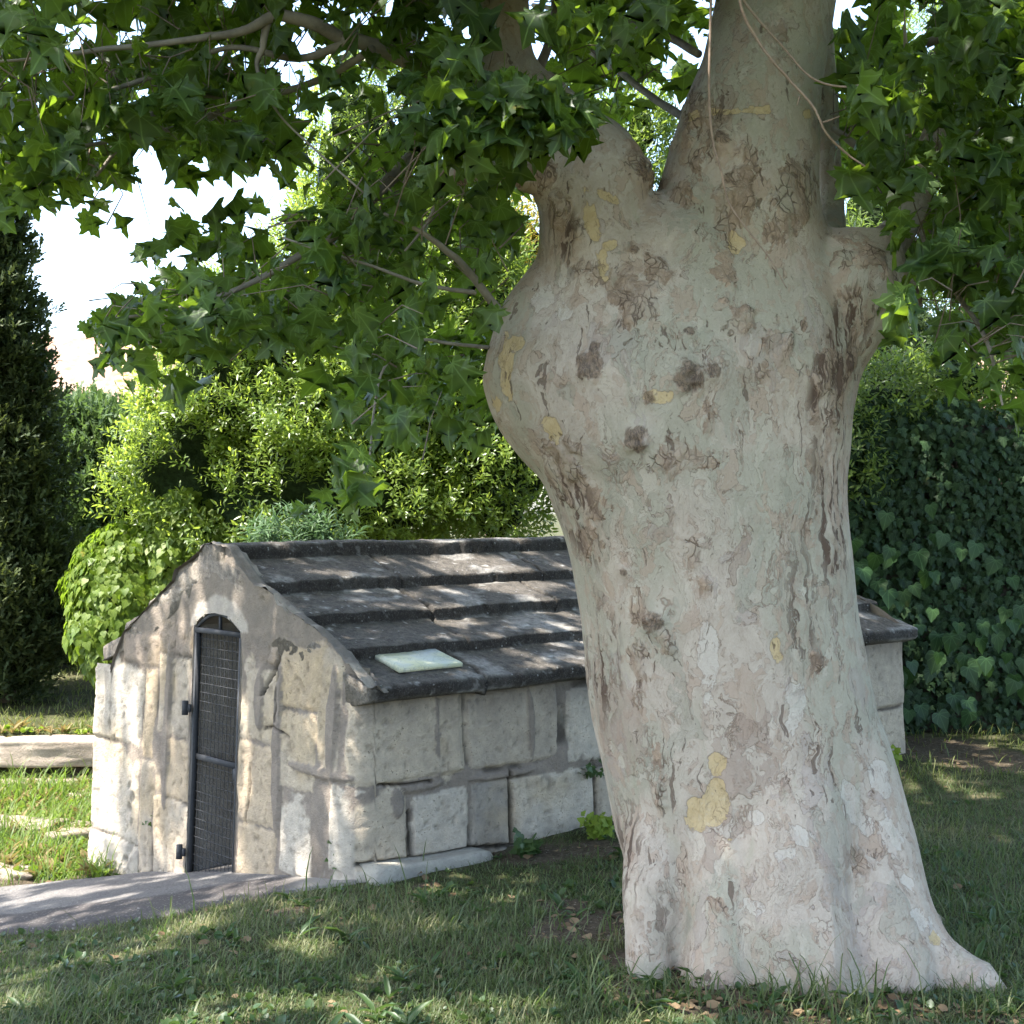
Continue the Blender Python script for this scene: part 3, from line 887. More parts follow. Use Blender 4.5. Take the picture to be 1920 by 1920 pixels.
def blob(px, py, rx, ry, rot=0.0):
    """signed distance (metres, positive inside) of a bark patch centred where the pixel meets the trunk"""
    c = hit(px, py)
    if c is None: return np.full(nv, -1.0)
    k = c[1] / FPX
    dx = tv[:, 0] - c[0]; dz = tv[:, 2] - c[2]
    # on a turned-away flank the patch keeps its size along the surface in depth
    dy = (tv[:, 1] - c[1]) * .55
    cs, sn = math.cos(rot), math.sin(rot)
    a = (dx * cs + dz * sn) / (rx * k); b = (-dx * sn + dz * cs) / (ry * k)
    e = np.sqrt(a * a + b * b + (dy / (max(rx, ry) * k)) ** 2)
    return (1 - e) * min(rx, ry) * k
warp_a = fbm(tv * 9, 301, 3); warp_b = fbm(tv * 26, 302, 3)
def field(lst, wa=.018, wb=.010):
    r = np.full(nv, -.2)
    for q in lst: r = np.maximum(r, blob(*q))
    return r + wa * warp_a + wb * warp_b
yellow = field([(1345, 1432, 20, 24), (1342, 1505, 30, 44), (1305, 1520, 20, 34), (1368, 1573, 10, 10), (1455, 1215, 14, 34, .3), (1112, 425, 12, 60, .25), (1095, 350, 9, 45, .25), (1145, 372, 30, 9, -.5), (1143, 462, 12, 9), (1035, 805, 12, 24, .4),
                (965, 645, 16, 12), (950, 690, 9, 42, -.1), (935, 765, 5, 12), (1740, 1765, 16, 10, -.6), (1400, 205, 55, 5), (1380, 455, 16, 24), (1220, 745, 20, 10)], .026, .016)
white = field([(1640, 1455, 16, 30, .4), (1595, 1500, 22, 42, .5), (1620, 1545, 16, 22), (1665, 1570, 20, 38, .3), (1690, 1655, 16, 18), (1410, 1700, 26, 12), (1415, 1535, 9, 9), (1500, 1570, 24, 14), (1720, 1735, 20, 10, -.8), (1740, 1760, 18, 10, -.7),
               (1060, 590, 20, 24), (1018, 560, 26, 34), (1055, 520, 10, 24), (1490, 1325, 16, 40), (1330, 1240, 14, 60), (1480, 1600, 18, 12)], .034, .022)
rough = field([(1190, 560, 48, 66), (1225, 500, 26, 40), (1395, 605, 34, 26, .6), (1480, 640, 12, 60, -.8), (1430, 690, 12, 26, -.6), (1495, 340, 46, 50), (1490, 400, 42, 48), (1455, 440, 26, 50, -.4), (1372, 370, 34, 76), (1350, 260, 34, 60), (1300, 205, 26, 50, -.3), (1400, 270, 18, 40), (1360, 480, 18, 60),
               (1055, 880, 44, 40), (1090, 930, 34, 60, .5), (1100, 1010, 28, 50, .3), (1060, 840, 40, 16), (1020, 330, 26, 26), (1050, 400, 14, 70, .25), (1080, 420, 10, 60, .25),
               (1545, 700, 22, 60, -.3), (1600, 640, 26, 60), (1690, 545, 26, 30), (1680, 570, 16, 20), (1605, 480, 30, 18), (1600, 555, 24, 18), (1290, 855, 60, 22), (1250, 870, 30, 16), (1320, 800, 18, 30),
               (1215, 1140, 18, 30), (1200, 1240, 10, 50), (1250, 1200, 16, 34), (870, 325, 26, 16), (1410, 985, 18, 18), (1530, 1230, 22, 26), (1185, 300, 22, 46), (1215, 350, 26, 12), (1640, 480, 30, 22), (1665, 520, 24, 30), (1590, 450, 24, 14), (990, 330, 34, 22), (1440, 640, 16, 50, -.6), (1560, 760, 16, 70, -.2), (1520, 860, 10, 60, 0), (1320, 1090, 24, 24), (1300, 1040, 12, 40), (1235, 1480, 8, 40), (1610, 1620, 26, 26), (1355, 1705, 16, 12), (1215, 1790, 20, 10), (1290, 380, 26, 40), (1300, 300, 18, 60, .3)], .055, .03)  # patches beside the fork help paint the shade of its hollow
knots_fork_shade = [(1198, 322, 22), (1702, 556, 20), (1105, 685, 26), (1290, 707, 30), (1195, 822, 24), (1228, 1165, 20), (1292, 627, 10), (1175, 1070, 9), (1218, 745, 11), (1330, 700, 14), (1357, 262, 16), (1118, 655, 10), (1690, 560, 22), (1190, 470, 9)]  # the first paints the shaded hollow of the fork, the rest are knots
kn = np.zeros(nv); kd = np.zeros(nv)
for px, py, r in knots_fork_shade:
    c = hit(px, py)
    if c is None: continue
    rr = r / FPX * c[1]
    d = np.linalg.norm((tv - c) * np.array([1, .7, 1]), axis=1)
    w_ = np.exp(-(d / (rr * 1.0)) ** 2)
    kn = np.maximum(kn, sstep(rr * 1.25, rr * .6, d + rr * .6 * warp_b)); kd += rr * .75 * w_ * (1 + 1.1 * fbm(tv * 42, 303, 2)) - rr * .7 * np.exp(-(d / (rr * .35)) ** 2)
    kd += rr * .25 * np.exp(-(d / (rr * 2.6)) ** 2)
# furrowed flanks
fur = np.clip(np.maximum.reduce([blob(1085, 960, 50, 150, .3) * 14, blob(1060, 440, 40, 130, .2) * 14, blob(1560, 900, 60, 300) * 16, blob(1565, 690, 60, 170, -.25) * 22, blob(1600, 600, 50, 90, -.3) * 18, blob(1130, 1250, 50, 160) * 12, blob(1240, 1720, 60, 120) * 5, blob(1180, 1600, 40, 160) * 12, blob(1500, 1150, 60, 220) * 8, np.zeros(nv)]), 0, 1)
disp = fbm(tv * np.array([1.6, 1.6, 1.0]), 310, 3) * .030 + fbm(tv * np.array([5, 5, 2.2]), 311, 3) * .008
fl = fbm(tv * np.array([22, 22, 4.0]) + warp_a[:, None] * 1.5, 312, 3)
ridge_f = 1 - np.abs(fl) * 2
disp += fur * (ridge_f * -.010 + .004)
plate = fbm(tv * np.array([14, 14, 8]), 313, 2)
rmask = sstep(0, .02, rough)
disp += rmask * (.004 + np.where(plate > .08, .007, 0) + np.where(plate > .3, .004, 0) + warp_b * .006)
disp += np.where(yellow > 0, -.0025, 0) + kd
root = sstep(.6, .05, tv[:, 2])
disp += root * (.03 * (1 - np.abs(fbm(tv * np.array([3.2, 3.2, .7]), 314, 2)) * 3))
tv2 = tv + tn * disp[:, None]

t = NT('plane_bark')
o = t.obj(); st = t.vscale(o, (1, 1, .55))
wv = t.n('VectorMath', {0: t.n('TexNoise', {'Vector': o, 'Scale': 7.0, 'Detail': 3.0}).outputs[1], 1: (.5, .5, .5)}, operation='SUBTRACT').outputs[0]
wp = t.n('VectorMath', {0: st, 1: t.n('VectorMath', {0: wv, 'Scale': .12}, operation='SCALE').outputs[0]}, operation='ADD').outputs[0]
big = t.noise(wp, 2.4, 3, .5)
green = t.mix(t.mp(t.noise(wp, 16, 4, .65), .3, .7), (.300, .268, .200), (.375, .335, .255))
beige = t.mix(t.mp(t.noise(wp, 20, 5, .7), .3, .7), (.355, .290, .225), (.455, .380, .300))
c = t.mix(t.mp(big, .46, .56, mode='SMOOTHSTEP'), beige, green)
def patches(seed, scale, th, tw=.004):
    v = t.n('VectorMath', {0: wp, 1: (seed, seed * .7, seed * 1.3)}, operation='ADD').outputs[0]
    n_ = t.noise(v, scale, 5, .55, .25)
    m_ = t.mp(n_, th, th + tw)
    ln = t.mp(t.math('ABSOLUTE', t.math('SUBTRACT', n_, th)), .0015, .0085, 1, 0)
    rim = t.mp(t.math('SUBTRACT', n_, th), .0, .03, 1, 0)
    return m_, ln, t.math('MULTIPLY', rim, m_), n_
edge_mod = t.mp(t.noise(wp, 11, 3, .6), .48, .60)
lines = None; hh = None
spec_ = [(3.1, 9, .585, (.345, .245, .175), .75, .004), (7.7, 6, .61, (.31, .25, .215), .6, .003), (12.3, 12, .60, (.46, .395, .31), .6, -.003), (19.9, 18, .60, (.36, .265, .19), .7, .004), (27.1, 5, .60, (.255, .245, .185), .6, .0),
         (33.3, 28, .60, (.33, .24, .175), .6, .003), (41.7, 4.5, .63, (.255, .18, .135), .65, .004)]
for sd, scl, th, pc, al, hg in spec_:
    m_, ln, rim, n_ = patches(sd, scl, th)
    c = t.mix(t.math('MULTIPLY', m_, al * .72), c, pc)
    ll = t.math('MULTIPLY', ln, edge_mod)
    lines = ll if lines is None else t.math('MAXIMUM', lines, ll)
    h_ = t.math('MULTIPLY', m_, hg * 300)
    hh = h_ if hh is None else t.math('ADD', hh, h_)
# shallow concentric flake outlines
n_ = t.noise(wp, 13, 4, .6, .4)
fr = t.math('FRACT', t.math('MULTIPLY', n_, 13.0))
cont = t.mp(fr, .0, .07, 1, 0)
cont = t.math('MULTIPLY', cont, t.mp(t.noise(wp, 8, 4, .65), .47, .54, 0, .8))
n2_ = t.noise(t.vscale(wp, (1, 1, .5)), 34, 4, .6, .3)
fr2 = t.math('FRACT', t.math('MULTIPLY', n2_, 8.0))
cont2 = t.math('MULTIPLY', t.mp(fr2, .0, .07, 1, 0), t.mp(t.noise(wp, 6, 4, .65), .52, .58, 0, .6))
cont = t.math('MAXIMUM', cont, cont2)
lines = t.math('MAXIMUM', lines, cont)
hh = t.math('ADD', hh, t.math('MULTIPLY', t.math('ADD', fr, fr2), .08))
# long dark fissures where the bark is furrowed
fv = t.vscale(wp, (26, 26, 3.6)); fn = t.noise(fv, 1.0, 4, .6, .3)
fm = t.math('MULTIPLY', t.mp(fn, .515, .56), t.mp(t.attr('furrow', True), .15, .8))
fm2 = t.math('MULTIPLY', t.mp(fn, .65, .675), .75)
fiss = t.math('MAXIMUM', fm, fm2)
c = t.mix(t.math('MULTIPLY', t.mp(t.attr('furrow', True), .2, .9), t.mp(t.noise(fv, .6, 4, .6), .42, .56, 0, .6)), c, (.27, .185, .13))
# rough brown scale bark
jit = t.math('SUBTRACT', t.noise(wp, 26, 5, .65), .5)
ro = t.mp(t.math('ADD', t.attr('rough', True), t.math('MULTIPLY', jit, .13)), 0, .004)
rc = t.mix(t.mp(t.noise(wp, 30, 4, .7), .3, .7), (.17, .115, .08), (.40, .29, .20))
rcell = t.n('TexVoronoi', {'Vector': wp, 'Scale': 34.0, 'Randomness': 1.0}, feature='DISTANCE_TO_EDGE').outputs[0]
rline = t.mp(rcell, .015, .09, 1, 0)
rfade = t.mp(t.noise(wp, 8, 4, .6), .38, .55)
c = t.mix(t.math('MULTIPLY', ro, t.math('MULTIPLY', rfade, .9)), c, rc)
rl = t.math('MULTIPLY', t.math('MULTIPLY', ro, rline), t.mp(t.noise(wp, 15, 3), .42, .6, 0, .8))
# fresh yellow and old white scars
yA = t.math('ADD', t.attr('yellow', True), t.math('MULTIPLY', jit, .045)); wA = t.math('ADD', t.attr('white', True), t.math('MULTIPLY', jit, .075))
ye = t.mp(yA, 0, .0015); wh = t.mp(wA, 0, .0015)
c = t.mix(t.math('MULTIPLY', wh, .5), c, (.50, .45, .38))
c = t.mix(t.math('MULTIPLY', ye, .9), c, t.mix(t.mp(t.noise(o, 25, 3), .3, .7), (.44, .32, .155), (.50, .38, .21)))
yl = t.mp(t.math('ABSOLUTE', t.math('MAXIMUM', yA, wA)), .0005, .002, .5, 0)
lines = t.math('MAXIMUM', lines, yl)
# fine mottling, lichen bloom and dark flecks
c = t.mix(t.mp(t.noise(o, 120, 4, .7), .35, .7, 0, .35), c, t.mix(1.0, c, (.72, .68, .64), 'MULTIPLY'))
c = t.mix(t.mp(t.noise(o, 46, 5, .75), .56, .70, 0, .4), c, (.42, .38, .31))
c = t.mix(t.mp(t.noise(t.vscale(o, (14, 14, 1.2)), 1, 4, .6), .60, .70, 0, .4), c, (.30, .285, .20))
fk = t.n('TexVoronoi', {'Vector': st, 'Scale': 42.0}); 
fk_ = t.math('MULTIPLY', t.mp(fk.outputs[0], .08, .14, 1, 0), t.mp(t.n('SeparateColor', {0: fk.outputs['Color']}).outputs[0], .82, .86))
c = t.mix(t.math('MULTIPLY', fk_, .6), c, (.13, .10, .08))
c = t.mix(t.math('MULTIPLY', lines, .7), c, (.19, .13, .09))
c = t.mix(t.math('MAXIMUM', fiss, rl), c, (.10, .065, .045))
kv = t.n('TexVoronoi', {'Vector': wp, 'Scale': 62.0}, feature='DISTANCE_TO_EDGE').outputs[0]
km = t.mp(t.math('ADD', t.attr('knot_fork_shade', True), t.math('MULTIPLY', jit, 2.6)), .35, .8)
c = t.mix(t.math('MULTIPLY', km, .8), c, t.mix(t.mp(t.noise(t.vscale(wp, (1, 1, .6)), 75, 6, .75, 1.5), .42, .60), (.045, .028, .02), (.23, .155, .105)))
h = t.math('ADD', hh, t.math('MULTIPLY', t.noise(wp, 60, 4, .7), .35))
h = t.math('SUBTRACT', h, t.math('MULTIPLY', lines, .8))
h = t.math('SUBTRACT', h, t.math('MULTIPLY', t.math('MAXIMUM', fiss, rl), 3.0))
h = t.math('SUBTRACT', h, t.math('MULTIPLY', t.math('MAXIMUM', ye, wh), .8))
M_bark = t.done(t.princ(c, .82, .25, t.bump(h, .6, .0045)))
mk('trunk', tv2, [tf], M_bark, tree, attrs={'yellow': yellow, 'white': white, 'rough': rough, 'furrow': fur, 'knot_fork_shade': kn})

# ------------------------------------------------------------------ limbs and boughs
M_twig = simple('grey_brown_twig', (.17, .135, .10), .85, .2, 30, .35, .5)
M_bough = simple('smooth_bough_bark', (.20, .175, .14), .8, .25, 14, .35, .4)
def limb(name, rows, mat, steps=6, n=12):
    c = crom([(*P(px, py, Y), r / FPX * Y) for px, py, Y, r in rows], steps)
    c[:, :3] += np.stack([n1(np.arange(len(c)) * .3 + rows[0][0], 5), n1(np.arange(len(c)) * .3 + rows[0][1], 6), n1(np.arange(len(c)) * .3, 7)], 1) * c[:, 3:4] * .5
    m = MB(); m.tube([tuple(q[:3]) for q in c], [max(q[3], .0012) for q in c], n)
    return m.build(name, mat, tree)
LIMBS = [
    [(935, 230, 5.5, 30), (870, 175, 5.35, 20), (800, 135, 5.2, 17), (735, 100, 5.1, 15), (660, 78, 5.0, 14), (640, 70, 5.0, 13), (590, 45, 4.95, 13), (520, 30, 4.9, 11), (450, 60, 4.85, 8), (330, 78, 4.8, 6), (200, 92, 4.75, 5), (60, 110, 4.7, 3), (-80, 120, 4.6, 2)],
    [(940, 200, 5.5, 24), (860, 215, 5.6, 17), (800, 270, 5.7, 15), (745, 325, 5.6, 13), (700, 370, 5.5, 11), (640, 430, 5.4, 9), (560, 480, 5.3, 7), (450, 540, 5.2, 5), (330, 580, 5.1, 4), (200, 600, 5.0, 2)],
    [(950, 600, 5.3, 9), (910, 550, 5.2, 8), (868, 500, 5.1, 7), (828, 462, 5.0, 6), (780, 430, 4.9, 4), (720, 400, 4.8, 3)],
    [(892, 548, 5.15, 5), (840, 542, 5.1, 4), (780, 530, 5.0, 3.4), (700, 500, 4.9, 3), (600, 470, 4.8, 2.5), (530, 445, 4.8, 2)],
    [(925, 652, 5.3, 4), (850, 645, 5.1, 3.4), (780, 640, 5.0, 3), (720, 690, 4.9, 2.6), (700, 780, 4.8, 2.4), (690, 870, 4.5, 2), (650, 920, 4.3, 2)],
    [(500, 40, 4.9, 8), (492, 90, 4.9, 6), (482, 130, 4.9, 4), (520, 210, 4.85, 2.4), (590, 280, 4.8, 2), (680, 360, 4.8, 2)],
    [(660, 76, 5.0, 9), (560, 110, 5.0, 7), (430, 90, 5.05, 5), (300, 140, 5.1, 5), (160, 180, 5.1, 4), (20, 190, 5.1, 3)],
    [(700, 90, 5.0, 8), (600, 150, 5.2, 7), (470, 190, 5.3, 6), (330, 240, 5.3, 5), (180, 270, 5.2, 4), (40, 290, 5.2, 3)],
    [(420, 175, 5.2, 7), (330, 195, 5.2, 6), (260, 235, 5.1, 5), (180, 330, 5.0, 3)],
    [(842, 335, 5.1, 5), (820, 370, 5.1, 4), (800, 420, 5.1, 3), (760, 470, 5.0, 2)],
    [(1745, 290, 5.7, 10), (1800, 250, 5.6, 8), (1860, 260, 5.5, 6), (1940, 275, 5.3, 5)],
    [(1690, 350, 5.7, 11), (1640, 300, 5.6, 9), (1590, 262, 5.6, 7), (1560, 240, 5.6, 5)],
    [(1740, 80, 6.0, 9), (1800, 60, 5.9, 8), (1870, 78, 5.9, 7), (1950, 80, 5.8, 6)],
    [(1850, 110, 5.8, 14), (1890, 60, 5.7, 15), (1940, 10, 5.6, 16)],
    [(1712, 380, 5.6, 10), (1740, 470, 5.4, 6), (1800, 560, 5.2, 5), (1850, 640, 5.0, 4), (1880, 760, 4.9, 2)],
    [(1010, 130, 5.7, 10), (1035, 60, 5.8, 8), (1040, 0, 5.9, 7), (1030, -80, 6, 6)],
    [(1300, 230, 5.4, 9), (1220, 180, 6.0, 7), (1140, 120, 6.6, 6), (1050, 60, 7.2, 5)],
    [(1310, 100, 5.5, 8), (1230, 60, 6.1, 7), (1120, 30, 6.8, 5), (1000, 10, 7.4, 4)],
]
for rws in LIMBS: limb('bough', rws, M_bough)
# bare hanging twigs in front of the stem
M_bare = simple('pale_bare_twig', (.30, .22, .17), .8, .2, 40, .3, .3)
for rws in ([(1380, -60, 4.55, 3), (1392, 20, 4.55, 3), (1430, 90, 4.55, 2.8), (1480, 150, 4.55, 2.8), (1525, 200, 4.55, 2.6), (1550, 250, 4.55, 2.2), (1590, 290, 4.6, 2), (1622, 312, 4.6, 1.6)],
            [(1370, -60, 4.6, 2.4), (1400, 10, 4.6, 2.4), (1470, 90, 4.6, 2.2), (1520, 145, 4.6, 2.2), (1575, 162, 4.6, 2), (1625, 158, 4.6, 1.8), (1660, 150, 4.6, 1.4)],
            [(1335, -60, 4.6, 2.6), (1332, 60, 4.6, 2.6), (1330, 180, 4.6, 2.8), (1336, 260, 4.62, 2.2), (1352, 320, 4.64, 2), (1372, 390, 4.68, 1.6), (1440, 480, 4.75, 1.2), (1475, 540, 4.8, 1)],
            [(1540, 230, 4.55, 1.8), (1560, 224, 4.55, 1.5), (1575, 218, 4.55, 1)], [(1500, 180, 4.55, 1.6), (1494, 198, 4.55, 1)]):
    limb('bare_twig', rws, M_bare, 8, 6)

# ------------------------------------------------------------------ foliage of the plane tree
half = [(0, 0), (-.10, .13), (-.06, .30), (.05, .27), (.06, .36), (.0, .50), (.16, .42), (.25, .33), (.33, .44), (.44, .44), (.60, .62), (.60, .46), (.55, .33), (.50, .17), (.64, .20), (.72, .25), (.77, .15), (.86, .11), (1.04, 0)]
def leaf_T(half, curl=.18, fold=.16, tip=.25):
    pts = [(p[0], p[1]) for p in half] + [(p[0], -p[1]) for p in half[1:-1][::-1]]
    mid = [(.26, 0), (.62, 0)]
    V = []
    for x, y in pts + mid:
        z = fold * abs(y) - curl * x * x - tip * max(0, abs(y) - .3) ** 2 * 2
        V.append((x, y, z))
    n = len(pts); Fq = []
    c0, c1 = n, n + 1
    for i in range(n):
        j = (i + 1) % n
        xm = (pts[i][0] + pts[j][0]) / 2
        Fq.append((c0 if xm < .52 else c1, i, j))
    for i in range(n):      # close the two fans along the switch edges
        j = (i + 1) % n; k = (i - 1) % n
        a = (pts[k][0] + pts[i][0]) / 2 < .52; b = (pts[i][0] + pts[j][0]) / 2 < .52
        if a != b: Fq.append((c0, i, c1) if a else (c1, i, c0))
    # petiole
    b = len(V); V += [(0, .012, 0), (0, -.012, 0), (-.42, .008, .10), (-.42, -.008, .10)]
    Fq += [(b, b + 1, b + 3), (b, b + 3, b + 2)]
    return V, [np.array(Fq)]
PL_T, PL_F = leaf_T(half)
PS_T, PS_F = leaf_T([(0, 0), (-.08, .2), (.02, .46), (.25, .32), (.58, .60), (.50, .2), (.75, .18), (1.0, 0)])
M_leaf = leaf_mat('plane_leaf', (.016, .042, .013), (.060, .100, .022), (.21, .33, .022), .44, .42, .35, .6)

DM = """
9 4 5 8 8 7 7 5 6 7 7 2 2 7 6 6 3 0 0 3 4 5 7 8
8 7 7 7 7 6 5 4 5 7 5 2 3 5 6 5 1 0 0 4 6 5 6 7
7 7 7 7 7 7 6 3 3 6 6 8 7 4 5 2 0 0 0 6 8 8 8 8
8 8 6 5 7 7 7 4 3 6 7 8 4 4 2 1 0 0 0 3 7 7 8 8
8 8 5 1 0 0 1 5 7 8 8 5 0 0 0 0 0 0 0 1 4 8 8 8
1 1 0 3 6 8 8 9 9 9 9 8 2 0 0 0 0 0 0 0 1 8 9 8
0 0 2 6 8 9 8 8 8 7 6 4 0 0 0 0 0 0 0 0 0 7 8 7
0 3 8 8 8 8 8 8 7 6 6 5 0 0 0 0 0 0 0 0 0 4 6 7
0 1 4 4 3 2 1 3 6 7 7 4 0 0 0 0 0 0 0 0 0 3 7 5
0 0 0 0 0 0 0 1 6 8 7 2 0 0 0 0 0 0 0 0 0 0 1 2
0 0 0 0 0 0 0 0 3 1 0 1 0 0 0 0 0 0 0 0 0 0 0 0
0 0 0 0 0 0 1 4 4 0 0 0 0 0 0 0 0 0 0 0 0 0 0 0
0 0 0 0 0 0 0 0 0 0 0 0 0 0 0 0 0 0 0 0 0 0 0 0"""
DM = np.array([[int(x) for x in r.split()] for r in DM.strip().split('\n')], float)
def dens(px, py):
    x = np.clip(px / 80 - .5, 0, 22.999); y = np.clip(py / 80 - .5, 0, 11.999)
    i = x.astype(int); j = y.astype(int); fx = x - i; fy = y - j
    d = DM[j, i] * (1 - fx) * (1 - fy) + DM[j, i + 1] * fx * (1 - fy) + DM[j + 1, i] * (1 - fx) * fy + DM[j + 1, i + 1] * fx * fy
    return d
def leaves_at(pos, hang=.55, big=True):
    """orientations of hanging plane leaves: blades tip outwards and down"""
    n = len(pos)
    a = RNG.uniform(0, 2 * math.pi, n)
    d = np.stack([np.cos(a), np.sin(a), -RNG.uniform(.15, 1.5, n)], 1)
    nr = np.stack([RNG.normal(0, .45, n), RNG.normal(-.15, .5, n), RNG.uniform(.4, 1.2, n)], 1)
    hz = RNG.random(n) < hang
    nr[hz, 1] -= .9; nr[hz, 2] -= .3
    return ortho(d, nr)
allp = []; alls = []
def grow(n_try, xr, yr, Yr, size, dscale=1.0, clump=2.6, thr=-.15):
    px = RNG.uniform(*xr, n_try); py = RNG.uniform(*yr, n_try); Y = RNG.uniform(*Yr, n_try)
    d = dens(px, py) / 9
    p = np.stack([(px - CX) / FPX * Y, Y, CAMZ - (py - CY) / FPX * Y], 1)
    cl = fbm(p * clump, 401, 2)
    keep = RNG.random(n_try) < np.clip(d ** 1.6 * dscale * (.18 + .9 * sstep(thr, thr + .3, cl + .55 * (d - .55))), 0, 1)
    keep &= d > .13
    p = p[keep]; s_ = RNG.normal(size, size * .27, len(p)).clip(size * .4, size * 1.5)
    allp.append(p); alls.append(s_)
grow(5600, (-160, 1010), (-60, 960), (4.6, 6.6), .108)
grow(1000, (1060, 1345), (-60, 350), (6.6, 9.2), .12)
grow(800, (960, 1345), (-60, 300), (5.9, 7.4), .13, .6)
grow(2800, (1560, 2080), (-60, 830), (4.7, 6.6), .110)
grow(500, (1545, 1700), (-60, 400), (6.5, 8.5), .14)
# the near spray across the left limb and a few low hanging leaves, read off the photograph
near_l = []
for px, py, rx, ry, n in ((960, 215, 120, 45, 95), (850, 235, 80, 60, 45), (1060, 235, 60, 30, 14), (850, 110, 40, 40, 6), (1060, 40, 60, 50, 10), (650, 925, 70, 36, 8), (745, 790, 40, 30, 6), (675, 860, 30, 24, 4), (1700, 560, 30, 50, 6), (1230, 40, 60, 40, 7), (60, 60, 60, 50, 8), (1650, 190, 80, 40, 12)):
    for k in range(n):
        Y = random.uniform(4.2, 4.6)
        near_l.append(P(px + random.gauss(0, .5) * rx, py + random.gauss(0, .5) * ry - 20, Y))
allp.append(np.array([tuple(v) for v in near_l])); alls.append(RNG.uniform(.10, .145, len(near_l)))
pp_ = np.concatenate(allp); ss__ = np.concatenate(alls)
Mx = leaves_at(pp_)
cv = RNG.uniform(.78, 1.12, (len(pp_), 1))
sc3 = np.concatenate([ss__[:, None] * cv, ss__[:, None] * RNG.uniform(.8, 1.12, (len(pp_), 1)), ss__[:, None] * RNG.uniform(.3, 2.3, (len(pp_), 1))], 1)
def warpT(T_, sx, tw, dip):
    a_ = np.array(T_, float); x, y, z = a_.T
    return np.stack([x + .06 * np.sin(y * 7 + tw * 9), y + sx * x * x, z + tw * x * y + dip * np.sin(x * 5 + y * 4 + tw) * .07], 1)
VAR = [warpT(PL_T, 0, .0, 1), warpT(PL_T, .14, .8, 1.2), warpT(PL_T, -.12, -.7, 1.0), warpT(PL_T, .05, .4, -1.8), warpT(PL_T, -.2, .2, 2.2)]
vid_ = RNG.integers(0, 5, len(pp_)); Vs = []; Fs = []; Is = []; LX = []; LY = []; off = 0
for v_ in range(5):
    s_i = np.where(vid_ == v_)[0]
    V, F_, ii = scatter(VAR[v_], PL_F, pp_[s_i], Mx[s_i], sc3[s_i]); Vs.append(V); Fs.append(F_[0] + off); Is.append(s_i[ii]); off += len(V); LX.append(np.tile(np.array(PL_T)[:, 0], len(s_i))); LY.append(np.tile(np.array(PL_T)[:, 1], len(s_i)))
V = np.concatenate(Vs); F_ = [np.concatenate(Fs)]; ii = np.concatenate(Is)
ti = np.clip(RNG.normal(.4, .28, len(pp_)), 0, 1)
print('near leaves', len(pp_))
mk('lower_foliage', V, F_, M_leaf, tree, attrs={'tint': ti[ii], 'lx': np.concatenate(LX), 'ly': np.concatenate(LY)})

# twigs from the boughs out to the leaves
bp = np.array([tuple(v.co) for o_ in COL.objects if o_.name.startswith('bough') for v in o_.data.vertices][::6])
m = MB(); used = {}
for i_ in RNG.choice(len(pp_), 1500, replace=False):
    e = pp_[i_] - Mx[i_][:, 0] * ss__[i_] * .42; e = e + Mx[i_][:, 2] * ss__[i_] * .1
    dd = bp - e; k_ = np.argmin((dd ** 2).sum(1)); L_ = np.linalg.norm(dd[k_])
    if L_ < .05 or L_ > .7: continue
    used[k_] = used.get(k_, 0) + 1
    if used[k_] > 2: continue
    qx, qy = proj(e + (dd[k_] / L_) * min(L_, .5) * .6)
    if dens(np.array([qx]), np.array([qy]))[0] < 3.5: continue
    tg = dd[k_] + np.random.default_rng(i_).normal(0, .14, 3); w_ = tg / np.linalg.norm(tg); l_ = min(L_, random.uniform(.3, .75)); b_ = e + w_ * l_
    mid = (e + b_) / 2 + np.array([random.gauss(0, .03), random.gauss(0, .03), random.uniform(.0, .06)])
    m.tube([e, mid, b_], [.0014, .0024, .0036], 4, False)
tag(m.build('twigs', M_twig, tree), kind='stuff')
# the high crown, above the picture: placed over the ground it shades
SUNs = np.array(SUN)
def crown_over(n, seedv):
    gxx = RNG.uniform(-8, 9.5, n); gyy = RNG.uniform(-.5, 14.5, n)
    h = RNG.uniform(3.3, 8.6, n)
    # the outline of the shaded ground
    lx = np.interp(gyy, [-.5, 4, 6, 6.8, 7.5, 8.2, 9.2, 10.2, 12], [-7.5, -7.5, -6.0, -4.8, -3.2, -2.5, -1.3, .6, 3.0]) + .35 * n1(gyy * 1.3, 5)
    ok = (gxx > lx) & (gyy < 13 + .4 * n1(gxx, 8)) & (gyy > 3.3 + .5 * n1(gxx * .7, 9) - .8 * sstep(1.5, 3.5, gxx))
    x = gxx + SUNs[0] / SUNs[2] * h; y = gyy + SUNs[1] / SUNs[2] * h
    up = h > CAMZ + .3735 * np.maximum(y, 0) + .22
    r = np.hypot(x - 1.6, y - 6.6); ok &= (h > 3.2 + .0 * r) & (h < 10.8 - .10 * r)
    p = np.stack([x, y, h], 1)[ok & up]
    # clumps, with holes that let spots of sun through
    cl = fbm(p * 1.15, seedv, 3)
    g2 = np.stack([p[:, 0] - SUNs[0] / SUNs[2] * p[:, 2], p[:, 1] - SUNs[1] / SUNs[2] * p[:, 2], p[:, 0] * 0], 1)
    hole_n = fbm(g2 * 2.3, 433, 3)
    keep = (cl > -.22) & (hole_n > -.42)
    for (bx, by, br) in HOLES:
        keep &= np.hypot(g2[:, 0] - bx, (g2[:, 1] - by)) > br * RNG.uniform(.8, 1.1, len(p)) + .07
    return p[keep]
HOLES = []
def hole_px(px, py, r, z=None):
    if z is None:
        x, y = ground_at(px, py); z = float(zg(x, y, False))
    else:
        Y = (CAMZ - z) * FPX / (py - CY); x = (px - CX) / FPX * Y; y = Y
    HOLES.append((float(x - SUNs[0] / SUNs[2] * z), float(y - SUNs[1] / SUNs[2] * z), r))
